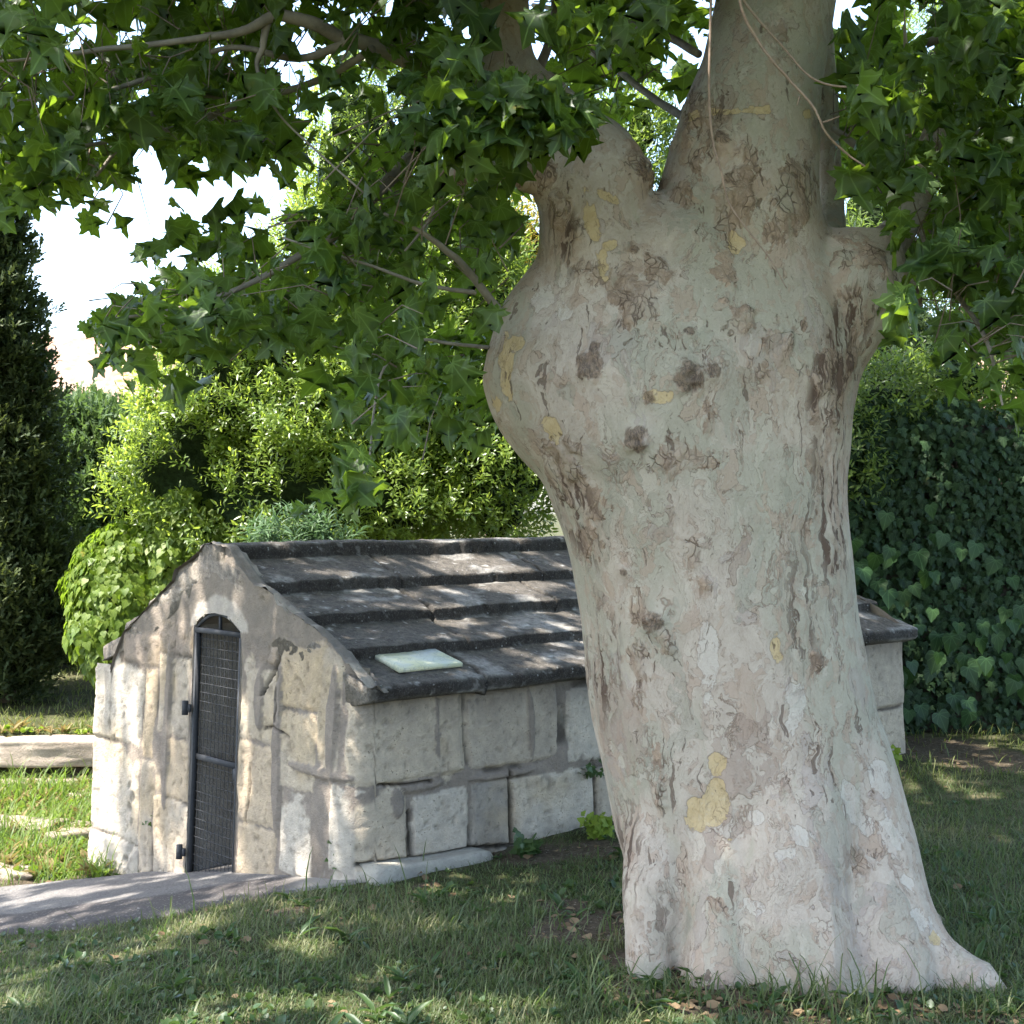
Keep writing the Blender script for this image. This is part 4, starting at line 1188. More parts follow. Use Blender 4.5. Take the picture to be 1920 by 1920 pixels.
for q in ((85, 1692, .17), (200, 1675, .08), (170, 1712, .09), (40, 1705, .06), (450, 1705, .06), (370, 1745, .05), (600, 1780, .10), (700, 1880, .12), (560, 1880, .07), (930, 1740, .06), (860, 1880, .05), (1800, 1480, .14), (1880, 1560, .10), (1900, 1650, .12), (20, 1880, .1)): hole_px(*q)
for px, py, r, z in ((950, 1158, .17, 1.07), (1010, 1105, .09, 1.2), (890, 1068, .05, 1.3), (870, 1120, .09, 1.2), (1030, 1165, .07, 1.05), (1000, 1240, .06, .93), (990, 1030, .06, 1.4), (600, 1110, .06, 1.2), (530, 1022, .06, 1.55), (900, 1235, .05, .93), (590, 1172, .04, 1.05)): hole_px(px, py, r, z)
cp = crown_over(39000, 421)
ti_ = RNG.integers(0, len(tv2), 9000); q = tv2[ti_]  # extra leaves added along the sun rays, out of view, to shade the trunk
tmin = np.maximum((CAMZ + .3735 * q[:, 1] + .3 - q[:, 2]) / (SUNs[2] - .3735 * SUNs[1]), .3)
q = q + SUNs * (tmin + RNG.uniform(0, 2.6, len(q)))[:, None] + RNG.normal(0, .06, (len(q), 3))
gq = np.stack([q[:, 0] - SUNs[0] / SUNs[2] * q[:, 2], q[:, 1] - SUNs[1] / SUNs[2] * q[:, 2]], 1)
kq = (q[:, 2] > CAMZ + .3735 * q[:, 1] + .22) & (tv2[ti_, 2] > .0)
for px, py, r_ in ((1600, 1490, .05), (1578, 1450, .03), (1655, 1560, .03), (1370, 1575, .03), (1228, 1690, .03)):
    h_ = hit(px, py)
    if h_ is not None:
        kq &= np.hypot(gq[:, 0] - (h_[0] - SUNs[0] / SUNs[2] * h_[2]), gq[:, 1] - (h_[1] - SUNs[1] / SUNs[2] * h_[2])) > r_ + .08
cp = np.concatenate([cp, q[kq][:3400]])
print('crown leaves', len(cp))
M2 = leaves_at(cp, .1)
s2 = RNG.uniform(.17, .27, len(cp))
V, F_, ii = scatter(PS_T, PS_F, cp, M2, s2)
mk('crown', V, F_, M_leaf, tree, attrs={'tint': np.clip(RNG.normal(.45, .28, len(cp)), 0, 1)[ii], 'lx': np.tile(np.array(PS_T)[:, 0], len(cp)), 'ly': np.tile(np.array(PS_T)[:, 1], len(cp))})
for a in range(16):          # boughs that carry the high crown
    an = a * 2 * math.pi / 16 + random.uniform(-.15, .15); L = random.uniform(3.5, 5.5)
    bx, by, bz = (1.0, 5.6, 3.9) if a % 2 else (.0, 5.9, 4.3)
    e = (bx + L * math.cos(an) - .8, by + L * math.sin(an) + 1.8, random.uniform(6.0, 8.0))
    md_ = (bx + .35 * (e[0] - bx), by + .35 * (e[1] - by), 5.4)
    if md_[2] < CAMZ + .3735 * md_[1] + .1: md_ = (md_[0], md_[1], CAMZ + .3735 * md_[1] + .6)
    c = crom([(bx, by, bz, .09), (*md_, .065), (*e, .02)], 8)
    m = MB(); m.tube([tuple(q[:3]) for q in c], [q[3] for q in c], 10); m.build('bough', M_bough, tree)

# ------------------------------------------------------------------ shrubs, hedges and trees behind
def lanceT(w=.30, curl=.12, fold=.10):
    V = [(0, 0, 0), (.28, w / 2, fold * w), (.68, w * .42, fold * w - curl * .4), (1, 0, -curl), (.68, -w * .42, fold * w - curl * .4), (.28, -w / 2, fold * w), (.5, 0, -curl * .2)]
    return V, [np.array([(0, 1, 6), (1, 2, 6), (2, 3, 6), (3, 4, 6), (4, 5, 6), (5, 0, 6)])]
LA_T, LA_F = lanceT()
NA_T, NA_F = lanceT(.14, .25, .1)
IV_T, IV_F = leaf_T([(0, 0), (-.14, .20), (-.10, .38), (.06, .46), (.22, .50), (.34, .44), (.40, .34), (.58, .30), (.74, .18), (1.0, 0)], .12, .12, .1)
LI_T, LI_F = leaf_T([(0, 0), (-.16, .14), (-.16, .36), (.02, .34), (.10, .42), (.24, .66), (.32, .40), (.40, .26), (.62, .30), (.78, .16), (1.0, 0)], .2, -.12, .15)
def sprays(pos, dirs, n_leaf, L, spread, leafL, T, F, jitter=.25, tilt=1.0):
    """leafy shoots: n_leaf leaves set alternately along each shoot"""
    N = len(pos)
    d = dirs / np.linalg.norm(dirs, axis=1, keepdims=True)
    side = np.cross(d, rdir(N)); side /= np.linalg.norm(side, axis=1, keepdims=True); up = np.cross(side, d)
    k = np.tile(np.arange(n_leaf), N); r = np.repeat(np.arange(N), n_leaf)
    ph = k * 2.4 + RNG.uniform(0, 6.28, N)[r]
    rad = side[r] * np.cos(ph)[:, None] + up[r] * np.sin(ph)[:, None]
    f = (k + .6) / n_leaf
    p = pos[r] + d[r] * (f * L)[:, None] + rad * .01
    ld = d[r] * (1.0 - spread * (1 - .5 * f))[:, None] + rad * spread + RNG.normal(0, jitter, (len(r), 3))
    nn_ = d[r] * tilt - rad * .3 + RNG.normal(0, .3, (len(r), 3)); nn_[:, 2] += .5
    s_ = leafL * RNG.uniform(.65, 1.2, len(r))
    return scatter(T, F, p, ortho(ld, nn_), s_), r

def ell_points(cs, n, seed, lump=.22, lf=1.6, front=.8, shell=(.80, 1.0)):
    """points and outward normals over a group of ellipsoids (cx,cy,cz,rx,ry,rz)"""
    cs = np.array(cs, float)
    w = cs[:, 3] * cs[:, 5]; w = w / w.sum()
    which = RNG.choice(len(cs), n, p=w)
    d = rdir(n); fl = (d[:, 1] > 0) & (RNG.random(n) < front); d[fl, 1] *= -1
    c = cs[which]
    rad = c[:, 3:6]
    p0 = c[:, :3] + d * rad
    ls = 1 + lump * fbm(p0 * lf, seed, 3) * 1.6
    sh = RNG.uniform(*shell, n)
    p = c[:, :3] + d * rad * (ls * sh)[:, None]
    nr = d / rad; nr /= np.linalg.norm(nr, axis=1, keepdims=True)
    keep = np.ones(n, bool)
    for e in cs:       # drop what lies deep inside a neighbour
        q = (p - e[:3]) / e[3:6]
        keep &= (q ** 2).sum(1) > .52
    keep &= p[:, 2] > zg(p[:, 0], p[:, 1], False) + .02
    return p[keep], nr[keep]

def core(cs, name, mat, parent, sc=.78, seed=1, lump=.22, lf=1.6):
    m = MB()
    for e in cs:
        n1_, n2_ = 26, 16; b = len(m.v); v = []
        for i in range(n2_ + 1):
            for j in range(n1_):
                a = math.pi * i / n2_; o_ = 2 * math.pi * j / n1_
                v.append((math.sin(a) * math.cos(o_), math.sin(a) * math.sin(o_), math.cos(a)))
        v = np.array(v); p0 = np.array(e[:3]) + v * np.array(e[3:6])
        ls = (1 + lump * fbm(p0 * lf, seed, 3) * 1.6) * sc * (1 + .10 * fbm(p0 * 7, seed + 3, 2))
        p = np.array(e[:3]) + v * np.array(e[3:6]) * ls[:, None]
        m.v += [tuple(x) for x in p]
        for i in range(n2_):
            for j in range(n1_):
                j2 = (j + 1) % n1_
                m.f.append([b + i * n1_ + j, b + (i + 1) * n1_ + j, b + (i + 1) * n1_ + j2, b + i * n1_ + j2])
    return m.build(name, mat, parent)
M_shade_core = simple('painted_inner_shade', (.020, .034, .012), .9, .1, 22, .6, 1.0, .05)  # dark filler core: shade inside the foliage put into its colour
M_bark2 = simple('brown_bark', (.12, .09, .065), .9, .2, 20, .35, .6)

def E(px, py, rx, ry, Y, ryd):
    """ellipsoid whose outline at depth Y has this centre and half sizes in the photograph"""
    k = Y / FPX
    c = P(px, py, Y)
    return (c.x, c.y, c.z, rx * k, ryd, ry * k)

def bush(name, label, cat, cs, n, mat, T, F, leafL, nl, L, spread, seed, lump=.22, lf=1.6, up=.5, droop=0.0, front=.8, trunk=True, group=None, tint=(.45, .28), shell=(.78, 1.0), core_sc=.76, tilt=1.0):
    c0 = cs[0]
    base = empty(name, (c0[0], c0[1], float(zg(c0[0], c0[1], False))))
    tag(base, label, cat, group)
    p, nr = ell_points(cs, n, seed, lump, lf, front, shell)
    d = nr * .8 + rdir(len(p)) * .45; d[:, 2] += up - droop
    (V, F2, ii), r = sprays(p, d, nl, L, spread, leafL, T, F, tilt=tilt)
    nt_ = r.max() + 1
    sprig = RNG.normal(tint[0], tint[1], nt_)
    tt_ = np.clip(sprig[r] + RNG.normal(0, .14, len(r)), 0, 1)
    mk('crown', V, F2, mat, base, attrs={'tint': tt_[ii]})
    if core_sc: core(cs, 'crown_shade_core', M_shade_core, base, core_sc, seed, lump, lf)
    if trunk:
        m = MB(); b = Vector(base.location)
        for e in cs[:4]:
            top_ = Vector((e[0], e[1], e[2]))
            m.tube([b + Vector((0, 0, -.1)), b.lerp(top_, .5) + Vector((random.uniform(-.1, .1), 0, .1)), top_], [.10, .07, .03], 8)
        m.build('trunk', M_bark2, base)
    return base

M_laurel = leaf_mat('glossy_shrub_leaf', (.065, .120, .024), (.155, .215, .040), (.36, .48, .06), .40, .33, .45)
bush('laurel_shrub', 'tall glossy green laurel shrub rising behind the ridge of the stone house', 'shrub',
     [E(660, 800, 330, 260, 12.6, 1.3), E(455, 775, 165, 180, 12.2, 1.0), E(790, 640, 230, 240, 13.0, 1.1), E(640, 560, 160, 210, 13.2, 1.0), E(900, 850, 200, 200, 12.4, 1.0), E(375, 870, 135, 160, 12.0, .8), E(560, 780, 180, 160, 12.0, .8), E(680, 330, 120, 240, 13.6, .9), E(480, 620, 150, 110, 12.8, .8), E(850, 480, 120, 160, 13.2, .8), E(560, 930, 330, 160, 12.0, .9)],
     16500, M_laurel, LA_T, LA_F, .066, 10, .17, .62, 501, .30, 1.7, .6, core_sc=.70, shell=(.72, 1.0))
M_yellow = leaf_mat('yellow_shrub_leaf', (.13, .16, .02), (.30, .20, .04), (.45, .38, .05), .4, .4, .4)
bush('photinia_shrub', 'yellow and orange tinted shrub glowing beside the left bulge of the trunk', 'shrub',
     [E(930, 590, 150, 190, 14.6, .9), E(960, 480, 80, 100, 14.8, .6)], 1500, M_yellow, LA_T, LA_F, .062, 9, .16, .6, 502, .2, 2.0, .5)
M_far = leaf_mat('far_tree_leaf', (.055, .10, .022), (.11, .16, .03), (.26, .36, .05), .4, .45, .3)
bush('bay_tree', 'slender light green tree whose tip shows in the fork of the trunk', 'tree',
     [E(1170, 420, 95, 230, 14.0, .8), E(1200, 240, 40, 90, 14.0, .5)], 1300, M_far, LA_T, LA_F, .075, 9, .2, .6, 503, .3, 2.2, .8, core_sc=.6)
bush('holm_oak', 'dark bushy tree standing behind the ivy hedge, next to the right bulge', 'tree',
     [E(1690, 660, 90, 120, 13.2, .8), E(1610, 760, 120, 130, 13.0, .8), E(1740, 720, 120, 90, 13.4, .7)], 1700, leaf_mat('oak_leaf', (.035, .062, .022), (.06, .095, .03), (.14, .2, .04), .35, .4, .45), LA_T, LA_F, .07, 9, .16, .65, 504, .3, 2.2, .5)
bush('oleander_tree', 'loose bright green tree seen through the plane leaves on the right', 'tree',
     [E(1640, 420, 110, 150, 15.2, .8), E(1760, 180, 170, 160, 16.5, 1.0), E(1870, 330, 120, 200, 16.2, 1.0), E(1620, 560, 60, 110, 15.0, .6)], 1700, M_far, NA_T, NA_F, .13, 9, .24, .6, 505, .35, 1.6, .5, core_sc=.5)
# cypress at the left edge
CY_T = [(0, 0, 0), (.35, .15, 0), (.5, .06, .02), (.75, .17, .03), (.8, .04, .0), (1.0, 0, 0), (.8, -.04, 0), (.7, -.18, .03), (.5, -.06, .02), (.3, -.14, 0)]
CY_F = [np.array([(0, 1, 2), (0, 2, 8), (0, 8, 9), (2, 3, 4), (2, 4, 6), (2, 6, 8), (6, 7, 8), (4, 5, 6)])]
M_cyp = leaf_mat('cypress_spray', (.030, .050, .022), (.085, .105, .040), (.13, .17, .04), .2, .6, .2)
bush('cypress', 'dark dense cypress standing at the left edge of the lawn', 'tree',
     [E(10, 1130, 122, 215, 12.6, .62), E(0, 900, 118, 260, 12.6, .6), E(-15, 660, 92, 240, 12.6, .5), E(-40, 450, 80, 160, 12.6, .4)], 5200, M_cyp, CY_T, CY_F, .105, 10, .17, .5, 506, .22, 3.2, 1.1, front=.65, tint=(.35, .33), shell=(.74, 1.02))
M_jun = leaf_mat('juniper_spray', (.045, .085, .035), (.10, .15, .055), (.16, .26, .06), .25, .6, .2)
bush('juniper_bush', 'feathery blue green juniper bush between the cypress and the laurel', 'bush',
     [E(205, 1020, 120, 250, 14.6, 1.0), E(160, 860, 80, 110, 14.8, .8), E(255, 850, 80, 60, 15.2, .7), E(110, 1080, 90, 180, 14.4, .8)], 3400, M_jun, CY_T, CY_F, .12, 9, .2, .45, 507, .3, 2.2, .9, front=.8)
# creeper mound and the ivy hedge
def climber(name, label, cat, cs, n, mat, size, seed, T=IV_T, F=IV_F, lump=.2, box=None, core_mat=None):
    if box is None:
        p, nr = ell_points(cs, n, seed, lump, 1.8, .9, (.9, 1.03))
        base = empty(name, (cs[0][0], cs[0][1], float(zg(cs[0][0], cs[0][1], False)))); core(cs, 'mound_shade_core', M_shade_core, base, .86, seed, lump, 1.8)
    else:
        x0, x1, y, h = box
        base = empty(name, ((x0 + x1) / 2, y, .05))
        p = np.stack([RNG.uniform(x0, x1, n), np.full(n, y), RNG.uniform(0.0, 1.0, n)], 1)
        hh_ = h + .10 * n1(p[:, 0] * 1.4, seed) + .06 * n1(p[:, 0] * 6, seed + 1)
        p[:, 2] = .05 + p[:, 2] ** .85 * hh_
        bulge = .16 * fbm(p * np.array([1.5, 1, 1.5]), seed, 3) - .10 * sstep(.5, 0, p[:, 2]) * -1 + RNG.uniform(-.03, .10, n)
        topf = sstep(hh_ - .25, hh_, p[:, 2])
        p[:, 1] += bulge + topf * RNG.uniform(0, .55, n)
        nr = np.tile([0, -1.0, 0], (n, 1)) + topf[:, None] * np.array([0, 0, 1.2])
    tag(base, label, cat)
    d = rdir(len(p)) * .5; d[:, 2] -= 1.0; d += nr * .25
    M = ortho(d, nr + rdir(len(p)) * .38 + np.array([0, 0, .35]))
    s_ = size * RNG.uniform(.55, 1.25, len(p))
    V, F2, ii = scatter(T, F, p, M, s_)
    mk('leaves', V, F2, mat, base, attrs={'tint': np.clip(RNG.normal(.45, .28, len(p)), 0, 1)[ii], 'lx': np.tile(np.array(T)[:, 0], len(p)), 'ly': np.tile(np.array(T)[:, 1], len(p))})
    return base
M_creep = leaf_mat('creeper_leaf', (.060, .115, .016), (.135, .18, .022), (.22, .34, .025), .38, .5, .25, .4)
climber('creeper_mound', 'bright green creeper cascading beside the left roof slope of the stone house', 'climber',
        [E(350, 1140, 180, 200, 12.2, .8), E(250, 1130, 115, 150, 12.0, .7), E(450, 1060, 130, 110, 12.0, .6), E(190, 1180, 60, 60, 11.8, .5)], 17000, M_creep, .072, 521, lump=.28)
M_ivy = leaf_mat('ivy_leaf', (.014, .032, .014), (.030, .060, .022), (.05, .10, .02), .25, .5, .2, .5)
hedge = climber('ivy_hedge', 'tall dark ivy covered wall behind the right side of the lawn', 'hedge', None, 22000, M_ivy, .066, 531, T=LI_T, F=LI_F, box=(1.55, 7.5, 10.05, 2.5))
m = MB(); m.box((1.5, 10.22, -.2), (6.1, 0, 0), (0, .5, 0), (0, 0, 2.55)); m.build('garden_wall', simple('dark_rubble_wall', (.06, .055, .045), .95, .1, 8, .5, 1, .03), hedge, smooth=False)
# broad vine leaves on the face of the ivy
vp = []
for px, py, rx, ry, n in ((1640, 1030, 60, 60, 24), (1760, 1010, 60, 60, 20), (1700, 1090, 60, 50, 14), (1750, 1180, 80, 60, 26), (1850, 1180, 70, 60, 34), (1860, 1250, 60, 50, 24), (1700, 1260, 50, 60, 14), (1800, 1320, 70, 40, 14), (1900, 1100, 50, 80, 14), (1680, 1130, 60, 30, 8)):
    for k in range(int(n * .42)): vp.append(tuple(P(px + random.gauss(0, .6) * rx, py + random.gauss(0, .6) * ry, random.uniform(9.55, 9.85))))
vp = np.array(vp); d = rdir(len(vp)) * .45 + np.array([0, -.15, -1.0])
V, F2, ii = scatter(IV_T, IV_F, vp, ortho(d, rdir(len(vp)) * .35 + np.array([0, -1, .45])), RNG.uniform(.08, .155, len(vp)))
mk('vine_leaves', V, F2, leaf_mat('vine_leaf', (.018, .046, .016), (.034, .075, .022), (.08, .17, .03), .3, .45, .3, .5), hedge, attrs={'tint': RNG.random(len(vp))[ii], 'lx': np.tile(np.array(IV_T)[:, 0], len(vp)), 'ly': np.tile(np.array(IV_T)[:, 1], len(vp))})
bush('honeysuckle', 'loose green honeysuckle spilling over the top of the ivy hedge', 'climber',
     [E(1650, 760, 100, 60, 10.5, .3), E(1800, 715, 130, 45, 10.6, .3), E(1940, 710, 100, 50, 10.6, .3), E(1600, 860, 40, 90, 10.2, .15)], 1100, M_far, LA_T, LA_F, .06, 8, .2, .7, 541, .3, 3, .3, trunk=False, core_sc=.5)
bush('rosemary_plant', 'small grey green willowy plant peeping over the roof ridge', 'plant',
     [E(545, 1030, 60, 30, 10.2, .2), E(615, 1030, 40, 20, 10.2, .2)], 90, leaf_mat('grey_green_leaf', (.05, .10, .05), (.09, .15, .065), (.12, .22, .07), .25, .5, .3), NA_T, NA_F, .11, 16, .22, .7, 551, .2, 3, 1.2, trunk=True, core_sc=None)

# ------------------------------------------------------------------ tiled houses far behind
t = NT('clay_tiles')
o = t.obj(); v = t.n('TexVoronoi', {'Vector': t.vscale(o, (1, 1.2, 1)), 'Scale': 4.0}).outputs['Color']
c = t.mix(t.n('SeparateColor', {0: v}).outputs[0], (.30, .15, .095), (.40, .27, .19))
M_tile = t.done(t.princ(t.mix(t.mp(t.noise(o, 3, 4), .4, .7, 0, .5), c, (.42, .34, .27)), .85, .2))
M_rend = simple('grey_render', (.30, .26, .23), .95, .1, 3, .3, .4, .02)
def tiled_house(label, x0, x1, y0, y1, zw, zr, eave, zbase, gable_x=True, chim=None):
    h = empty('tiled_house', ((x0 + x1) / 2, (y0 + y1) / 2, zbase)); tag(h, label, 'house')
    ym = (y0 + y1) / 2
    V = []; Fc = []
    for x in (x0, x1):
        V += [(x, y0, zbase), (x, y1, zbase), (x, y1, zw), (x, ym, zr - .05), (x, y0, zw)]
    Fc = [[0, 1, 2, 3, 4], [9, 8, 7, 6, 5], [0, 4, 9, 5], [1, 6, 7, 2]]
    mk('wall', V, Fc, M_rend, h, smooth=False)
    V = []; Fc = []
    n = int((x1 - x0 + .8) / .055); xs = np.linspace(x0 - .4, x1 + .4, n)
    rows = 14
    for sgn, ya in ((-1, y0 - eave), (1, y1 + eave)):
        b0 = len(V)
        for r in range(rows * 2):
            f = (r // 2 + (r % 2)) / rows
            for i, x in enumerate(xs):
                z = zw - eave * .35 + (zr - zw + eave * .35) * (f) + .05 * abs(math.sin(x * math.pi / .22)) + (.025 if r % 2 == 0 else -.005) + .03 * math.sin(x * .9 + r)
                V.append((x, ya + (ym - ya) * f, z))
        for r in range(rows * 2 - 1):
            for i in range(n - 1):
                q = [b0 + r * n + i, b0 + r * n + i + 1, b0 + (r + 1) * n + i + 1, b0 + (r + 1) * n + i]
                Fc.append(q if sgn < 0 else q[::-1])
    rf_ = mk('roof', V, Fc, M_tile, h)
    if chim:
        m = MB(); m.box((chim - .25, ym - .6, zr - .8), (.5, 0, 0), (0, .5, 0), (0, 0, 1.5)); m.box((chim - .32, ym - .67, zr + .7), (.64, 0, 0), (0, .64, 0), (0, 0, .1))
        m.build('chimney', M_rend, rf_, smooth=False)
    for k in range(2):
        m = MB(); xx = x0 + (x1 - x0) * (.3 + .4 * k)
        m.box((xx - .45, y0 - .04, zw - 1.9), (.9, 0, 0), (0, .05, 0), (0, 0, 1.2)); m.build('window', simple('dark_shutter', (.12, .16, .15), .7), h, smooth=False)
    return h
tiled_house('sunlit clay tiled house seen between the cypress and the laurel shrub', -15, -8.1, 31, 38, 4.3, 6.2, .5, .1, chim=-8.9)
tiled_house('sunlit clay tiled house seen over the ivy hedge at the right edge', 9.6, 18, 30, 37, 4.0, 5.5, .5, .1)

# ------------------------------------------------------------------ low wall and the sunken stones on the left
lw = empty('low_stone_wall', (-4.5, 11.0, -.3)); tag(lw, 'low sunlit limestone wall edging the lawn left of the stone house', 'wall')
x = -8.0
while x < -2.9:
    w_ = random.uniform(.7, 1.25)
    m = MB(); rock(m, (x + w_ / 2, 11.0 + random.uniform(-.015, .015), -.215), (w_ - .002, .34, .205 + random.uniform(-.012, .012)), int(x * 7) % 97 + 3, 0, 19, .11)
    m.build('coping_stone', M_stone, lw, col=np.array([.35, .29, .235]) * (1 + .45 * fbm(np.array(m.v) * 5, 7, 3)[:, None])); x += w_
k_ = 0
for px, py, w_, d_, h_, lab in ((120, 1450, .85, .35, .16, 'pale flat stone lying just below the low wall'), (20, 1560, .7, .4, .2, 'half buried stone at the left edge among the weeds'), (100, 1555, .55, .3, .15, 'sunlit broken stone in the weeds left of the gable'),
                                (165, 1575, .5, .3, .22, 'rough stone against the foot of the gable left corner'), (50, 1475, .6, .3, .14, 'stone under the thick grass tuft below the low wall'), (180, 1500, .35, .3, .18, 'small stone tucked beside the lit gable corner'), (15, 1640, .5, .25, .12, 'low stone beside the far edge of the path')):
    x_, y_ = ground_at(px, py); x_ = float(x_); y_ = float(y_)
    m = MB(); rock(m, (x_, y_, float(zg(x_, y_)) - h_ * .12), (w_, d_ * .8, h_), 60 + k_, random.uniform(-.5, .5), 15, .34)
    ob = m.build('loose_stone', M_stone, None, col=np.array([.29, .24, .19]) * (1 + .5 * fbm(np.array(m.v) * 6, 7, 3)[:, None]))
    tag(ob, lab, 'stone', 'loose stones below the low wall'); k_ += 1

# ------------------------------------------------------------------ grass
M_grass = leaf_mat('grass_blade', (.045, .085, .026), (.21, .19, .095), (.15, .24, .05), .3, .5, .3)
BL_T = [(0, .5, 0), (0, -.5, 0), (.45, .42, .04), (.45, -.42, .04), (.8, .28, -.06), (.8, -.28, -.06), (1, 0, -.2)]
BL_F = [np.array([(0, 1, 3), (0, 3, 2), (2, 3, 5), (2, 5, 4), (4, 5, 6)])]
hx, hy = B0 + GD * WG / 2 + LD * LS / 2
def in_house(x, y):
    dx = x - B0[0]; dy = y - B0[1]
    tt = dx * GD[0] + dy * GD[1]; s_ = dx * LD[0] + dy * LD[1]
    return (tt > -.08) & (tt < WG + .05) & (s_ > -.05) & (s_ < LS + .03)
np_near = np.array([ground_at(*p) for p in near]); np_far = np.array([ground_at(*p) for p in farr])
def on_path(x, y):
    a = np.interp(x, np_near[:, 0], np_near[:, 1]); b = np.interp(x, np_far[:, 0], np_far[:, 1])
    return (y > a + .03 * n1(x * 6, 3) + .01) & (y < b) & (x < -.62)
def in_trunk(x, y): return ((x - 1.04) / .56) ** 2 + ((y - 5.33) / .40) ** 2 < 1
def blades(name, n, xr, yr, hgt, wid, densf, tintf, lean=.45, by_px=None, mat=None):
    if by_px is not None:
        px = RNG.uniform(by_px[0], by_px[2], n); py = RNG.uniform(by_px[1], by_px[3], n); x, y = ground_at(px, py)
    else:
        x = RNG.uniform(*xr, n); y = RNG.uniform(*yr, n)
    k = ~in_house(x, y) & ~on_path(x, y) & ~in_trunk(x, y) & (RNG.random(n) < densf(x, y))
    x = x[k]; y = y[k]; p = np.stack([x, y, zg(x, y) - .004], 1)
    cl = fbm(np.stack([x * 2.3, y * 2.3, x * 0], 1), 601, 3)
    h = hgt * np.clip(RNG.lognormal(0, .38, len(x)), .3, 2.6) * (1 + .7 * cl)
    a = RNG.uniform(0, 6.28, len(x)); ln = RNG.uniform(.05, 1, len(x)) * lean * 2
    d = np.stack([np.cos(a) * ln, np.sin(a) * ln, np.ones(len(x))], 1)
    nr = np.stack([np.cos(a), np.sin(a), -ln * .2], 1)
    M = ortho(d, -nr)
    w = wid * RNG.uniform(.6, 1.4, len(x))
    sc = np.stack([h, w, h], 1)
    V, F2, ii = scatter(BL_T, BL_F, p, M, sc)
    ti = np.clip(tintf(x, y), 0, 1)
    return mk(name, V, F2, mat or M_grass, None, attrs={'tint': ti[ii]})
def d_lawn(x, y):
    s_ = soil_mask(x, y); return np.clip(1.05 - 1.5 * sstep(.05, .5, s_), .10, 1)
def t_lawn(x, y):
    dry = fbm(np.stack([x * 1.7, y * 1.7, x * 0], 1), 611, 3)
    return RNG.normal(.22, .13, len(x)) + .5 * sstep(.1, .5, dry) + .5 * (RNG.random(len(x)) < .10)
gr = blades('grass', 150000, None, None, .036, .0042, d_lawn, t_lawn, by_px=(-150, 1440, 2070, 2080), lean=.75)
tag(gr, kind='stuff')
gr = blades('grass_far', 42000, (-7.5, 6.0), (8.5, 16.5), .07, .007, lambda x, y: d_lawn(x, y) * ((y > 11.1) | (x > -.5)), lambda x, y: RNG.normal(.5, .2, len(x)), lean=.6,
            mat=leaf_mat('dry_grass_blade', (.07, .12, .025), (.20, .20, .07), (.22, .28, .05), .3, .5, .3))
tag(gr, kind='stuff')
def d_sunk(x, y): return .5 + .5 * (fbm(np.stack([x * 2, y * 2, x * 0], 1), 612, 2) > -.1)
gr = blades('rank_grass', 15000, (-5.2, -2.3), (7.7, 10.8), .13, .008, d_sunk, lambda x, y: RNG.normal(.35, .25, len(x)), lean=.8, mat=leaf_mat('lush_grass_blade', (.06, .13, .02), (.17, .19, .05), (.22, .34, .04), .35, .5, .3))
tag(gr, kind='stuff')
# coarse blades and broad weeds in the foreground
gr = blades('coarse_grass', 2600, None, None, .11, .006, lambda x, y: np.clip(.25 + 1.2 * fbm(np.stack([x * 2, y * 2, x * 0], 1), 613, 3), 0, 1), lambda x, y: RNG.normal(.15, .12, len(x)), by_px=(-150, 1560, 2070, 2050), lean=.8)
tag(gr, kind='stuff')
def rosettes(name, n, by_px, size, nleaf, T, F, mat, flat=.5, densf=None):
    px = RNG.uniform(by_px[0], by_px[2], n); py = RNG.uniform(by_px[1], by_px[3], n); x, y = ground_at(px, py)
    k = ~in_house(x, y) & ~on_path(x, y) & ~in_trunk(x, y)
    if densf is not None: k &= RNG.random(n) < densf(x, y)
    x = x[k]; y = y[k]; N = len(x)
    r = np.repeat(np.arange(N), nleaf); a = RNG.uniform(0, 6.28, len(r))
    p = np.stack([x, y, zg(x, y) + .002], 1)[r]
    up_ = RNG.uniform(.2, 1.6, len(r)) * flat
    d = np.stack([np.cos(a), np.sin(a), up_], 1); nr = np.stack([-np.cos(a) * up_, -np.sin(a) * up_, np.ones(len(r))], 1) + rdir(len(r)) * .2
    V, F2, ii = scatter(T, F, p, ortho(d, nr), size * RNG.uniform(.35, 1.5, len(r)) * RNG.uniform(.5, 1.3, N)[r])
    o_ = mk(name, V, F2, mat, None, attrs={'tint': np.clip(RNG.normal(.4, .25, len(r)), 0, 1)[ii]}); tag(o_, kind='stuff'); return o_
M_weed = leaf_mat('weed_leaf', (.035, .075, .028), (.07, .115, .035), (.12, .2, .04), .3, .42, .4)
WD_T, WD_F = lanceT(.22, .28, .3)
rosettes('plantain_weeds', 120, (-100, 1600, 2020, 2030), .085, 6, WD_T, WD_F, M_weed, .8)
CV_T, CV_F = lanceT(.8, .05, .1)
rosettes('clover', 2600, (-100, 1480, 2020, 2030), .026, 4, CV_T, CV_F, M_weed, 1.0, lambda x, y: (fbm(np.stack([x * 1.5, y * 1.5, x * 0], 1), 615, 3) > .02) * 1.0)
rosettes('yellow_clover', 900, (-120, 1440, 200, 1650), .045, 7, CV_T, CV_F, M_creep, 1.6)
rosettes('dry_weeds', 500, (-120, 1440, 200, 1650), .09, 6, WD_T, WD_F, leaf_mat('straw_leaf', (.16, .12, .05), (.30, .24, .10), (.25, .2, .06), .3, .6, .2), 1.8)
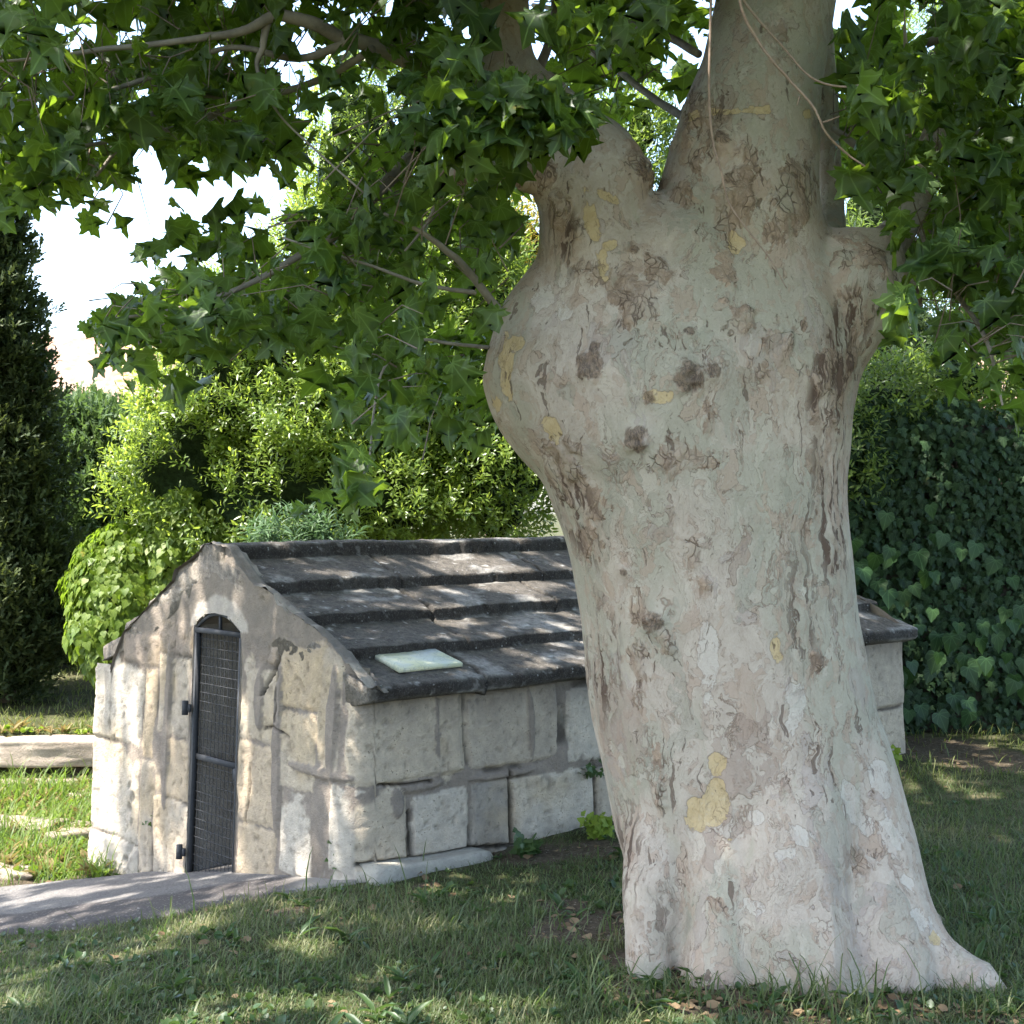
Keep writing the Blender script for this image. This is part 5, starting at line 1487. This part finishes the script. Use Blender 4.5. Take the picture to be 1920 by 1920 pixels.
# leaf litter and flakes of bark
nL = 3200
px = RNG.uniform(-50, 2000, nL); py = RNG.uniform(1400, 1990, nL); x, y = ground_at(px, py)
k = (~in_house(x, y) & ~in_trunk(x, y)) & (RNG.random(nL) < np.clip(.06 + sstep(.0, .5, soil_mask(x, y)), 0, 1)) & (~on_path(x, y) | (RNG.random(nL) < .02))
x = x[k]; y = y[k]; a = RNG.uniform(0, 6.28, len(x))
V, F2, ii = scatter(WD_T if False else CV_T, CV_F, np.stack([x, y, zg(x, y) + .012], 1), ortho(np.stack([np.cos(a), np.sin(a), RNG.normal(0, .2, len(a))], 1), np.array([0, 0, 1.0]) + rdir(len(x)) * .35), RNG.uniform(.015, .055, len(x)))
lt = mk('leaf_litter', V, F2, leaf_mat('dry_leaf', (.12, .075, .04), (.30, .21, .12), (.2, .12, .05), .2, .7, .2), None, attrs={'tint': RNG.random(len(x))[ii]}); tag(lt, kind='stuff')

# ------------------------------------------------------------------ separate tufts and weeds by the walls
def tuft(label, px, py, n, h, spread, cat='grass tuft', nm='grass_tuft', mat=None, w=.006, lean=.5):
    x, y = map(float, ground_at(px, py)); z = float(zg(x, y))
    p = np.stack([RNG.normal(x, spread, n), RNG.normal(y, spread, n), np.full(n, z)], 1)
    a = RNG.uniform(0, 6.28, n); ln = RNG.uniform(.05, 1, n) * lean * 2
    d = np.stack([np.cos(a) * ln, np.sin(a) * ln, np.ones(n)], 1)
    hh_ = h * RNG.uniform(.4, 1.15, n)
    V, F2, ii = scatter(BL_T, BL_F, p, ortho(d, -np.stack([np.cos(a), np.sin(a), -ln * .3], 1)), np.stack([hh_, np.full(n, w), hh_ * 1.4], 1))
    o_ = mk(nm, V, F2, mat or M_grass, None, attrs={'tint': np.clip(RNG.normal(.25, .2, n), 0, 1)[ii]}); tag(o_, label, cat)
tuft('tall green grass tuft at the foot of the wall right of the doorway', 545, 1630, 70, .24, .03)
tuft('pale thin grass tuft growing on the near edge of the path', 318, 1735, 16, .13, .008)
tuft('long bladed grass clump at the front foot of the plane tree', 1570, 1900, 90, .20, .10, w=.007)
tuft('grass clump beside the left root of the plane tree', 1170, 1880, 90, .19, .09, w=.007, lean=.7)
tuft('short grass fringe where the cleft of the left root meets the soil', 1285, 1870, 60, .13, .05, w=.006, lean=.7)
tuft('small grass tuft in front of the middle of the trunk base', 1430, 1885, 60, .12, .07, w=.006, lean=.7)
tuft('arching grass clump at the tip of the long right root', 1840, 1895, 80, .14, .08, w=.006, lean=.8)
tuft('thick lush grass tuft below the low wall', 75, 1500, 220, .30, .16, mat=bpy.data.materials['lush_grass_blade'], w=.009, lean=.7)
tuft('dry grass tuft between the low wall and the loose stones', 150, 1425, 60, .14, .07, mat=bpy.data.materials['dry_grass_blade'])
def weed(label, px, py, rx, hz, n, mat, leafL, T=IV_T, F=IV_F, Y=None, z=None, nm='leafy_weed'):
    if Y is None:
        x, y = map(float, ground_at(px, py)); z = float(zg(x, y))
    else: q = P(px, py, Y); x, y, z = q
    root_ = empty(nm, (x, y, z)); tag(root_, label, 'weed')
    m = MB(); tips = []
    for k in range(7):
        a = random.uniform(0, 6.28); e = Vector((x + math.cos(a) * rx * random.uniform(.3, 1), y + math.sin(a) * rx * .6, z + hz * random.uniform(.6, 1)))
        m.tube([(x, y, z - .01), Vector((x, y, z)).lerp(e, .5) + Vector((0, 0, .02)), e], [.003, .002, .001], 5); tips.append(e)
    m.build('stem', M_weed, root_)
    f = RNG.random(n); kk = RNG.integers(0, 7, n); te = np.array([tuple(v) for v in tips])[kk]
    p = np.array([x, y, z]) + (te - np.array([x, y, z])) * f[:, None] ** .7 + RNG.normal(0, .018, (n, 3))
    p[:, 2] = np.maximum(p[:, 2], z + .005)
    V, F2, ii = scatter(T, F, p, ortho(rdir(n) + np.array([0, -.2, -.1]), rdir(n) * .5 + np.array([0, -.7, .7])), leafL * RNG.uniform(.5, 1.2, n))
    mk('leaves', V, F2, mat, root_, attrs={'tint': RNG.random(n)[ii]})
weed('dark leafy weed growing at the near corner of the stone house', 640, 1652, .06, .19, 130, M_weed, .035)
weed('bright yellow green weed at the wall foot beside the trunk', 1125, 1572, .10, .12, 220, M_creep, .035)
weed('small green weed rooted in a wall joint beside the trunk', 1110, 1455, .03, .06, 40, M_weed, .03, Y=7.28)
weed('small sprig growing from the gable left of the doorway', 287, 1550, .02, .05, 26, M_weed, .03, Y=7.74)
weed('weed with a curved stem beside the far wall corner', 1665, 1440, .10, .12, 60, M_creep, .05)
weed('low leafy weed on the wall foot under the mended joint', 985, 1600, .09, .08, 70, M_weed, .05)
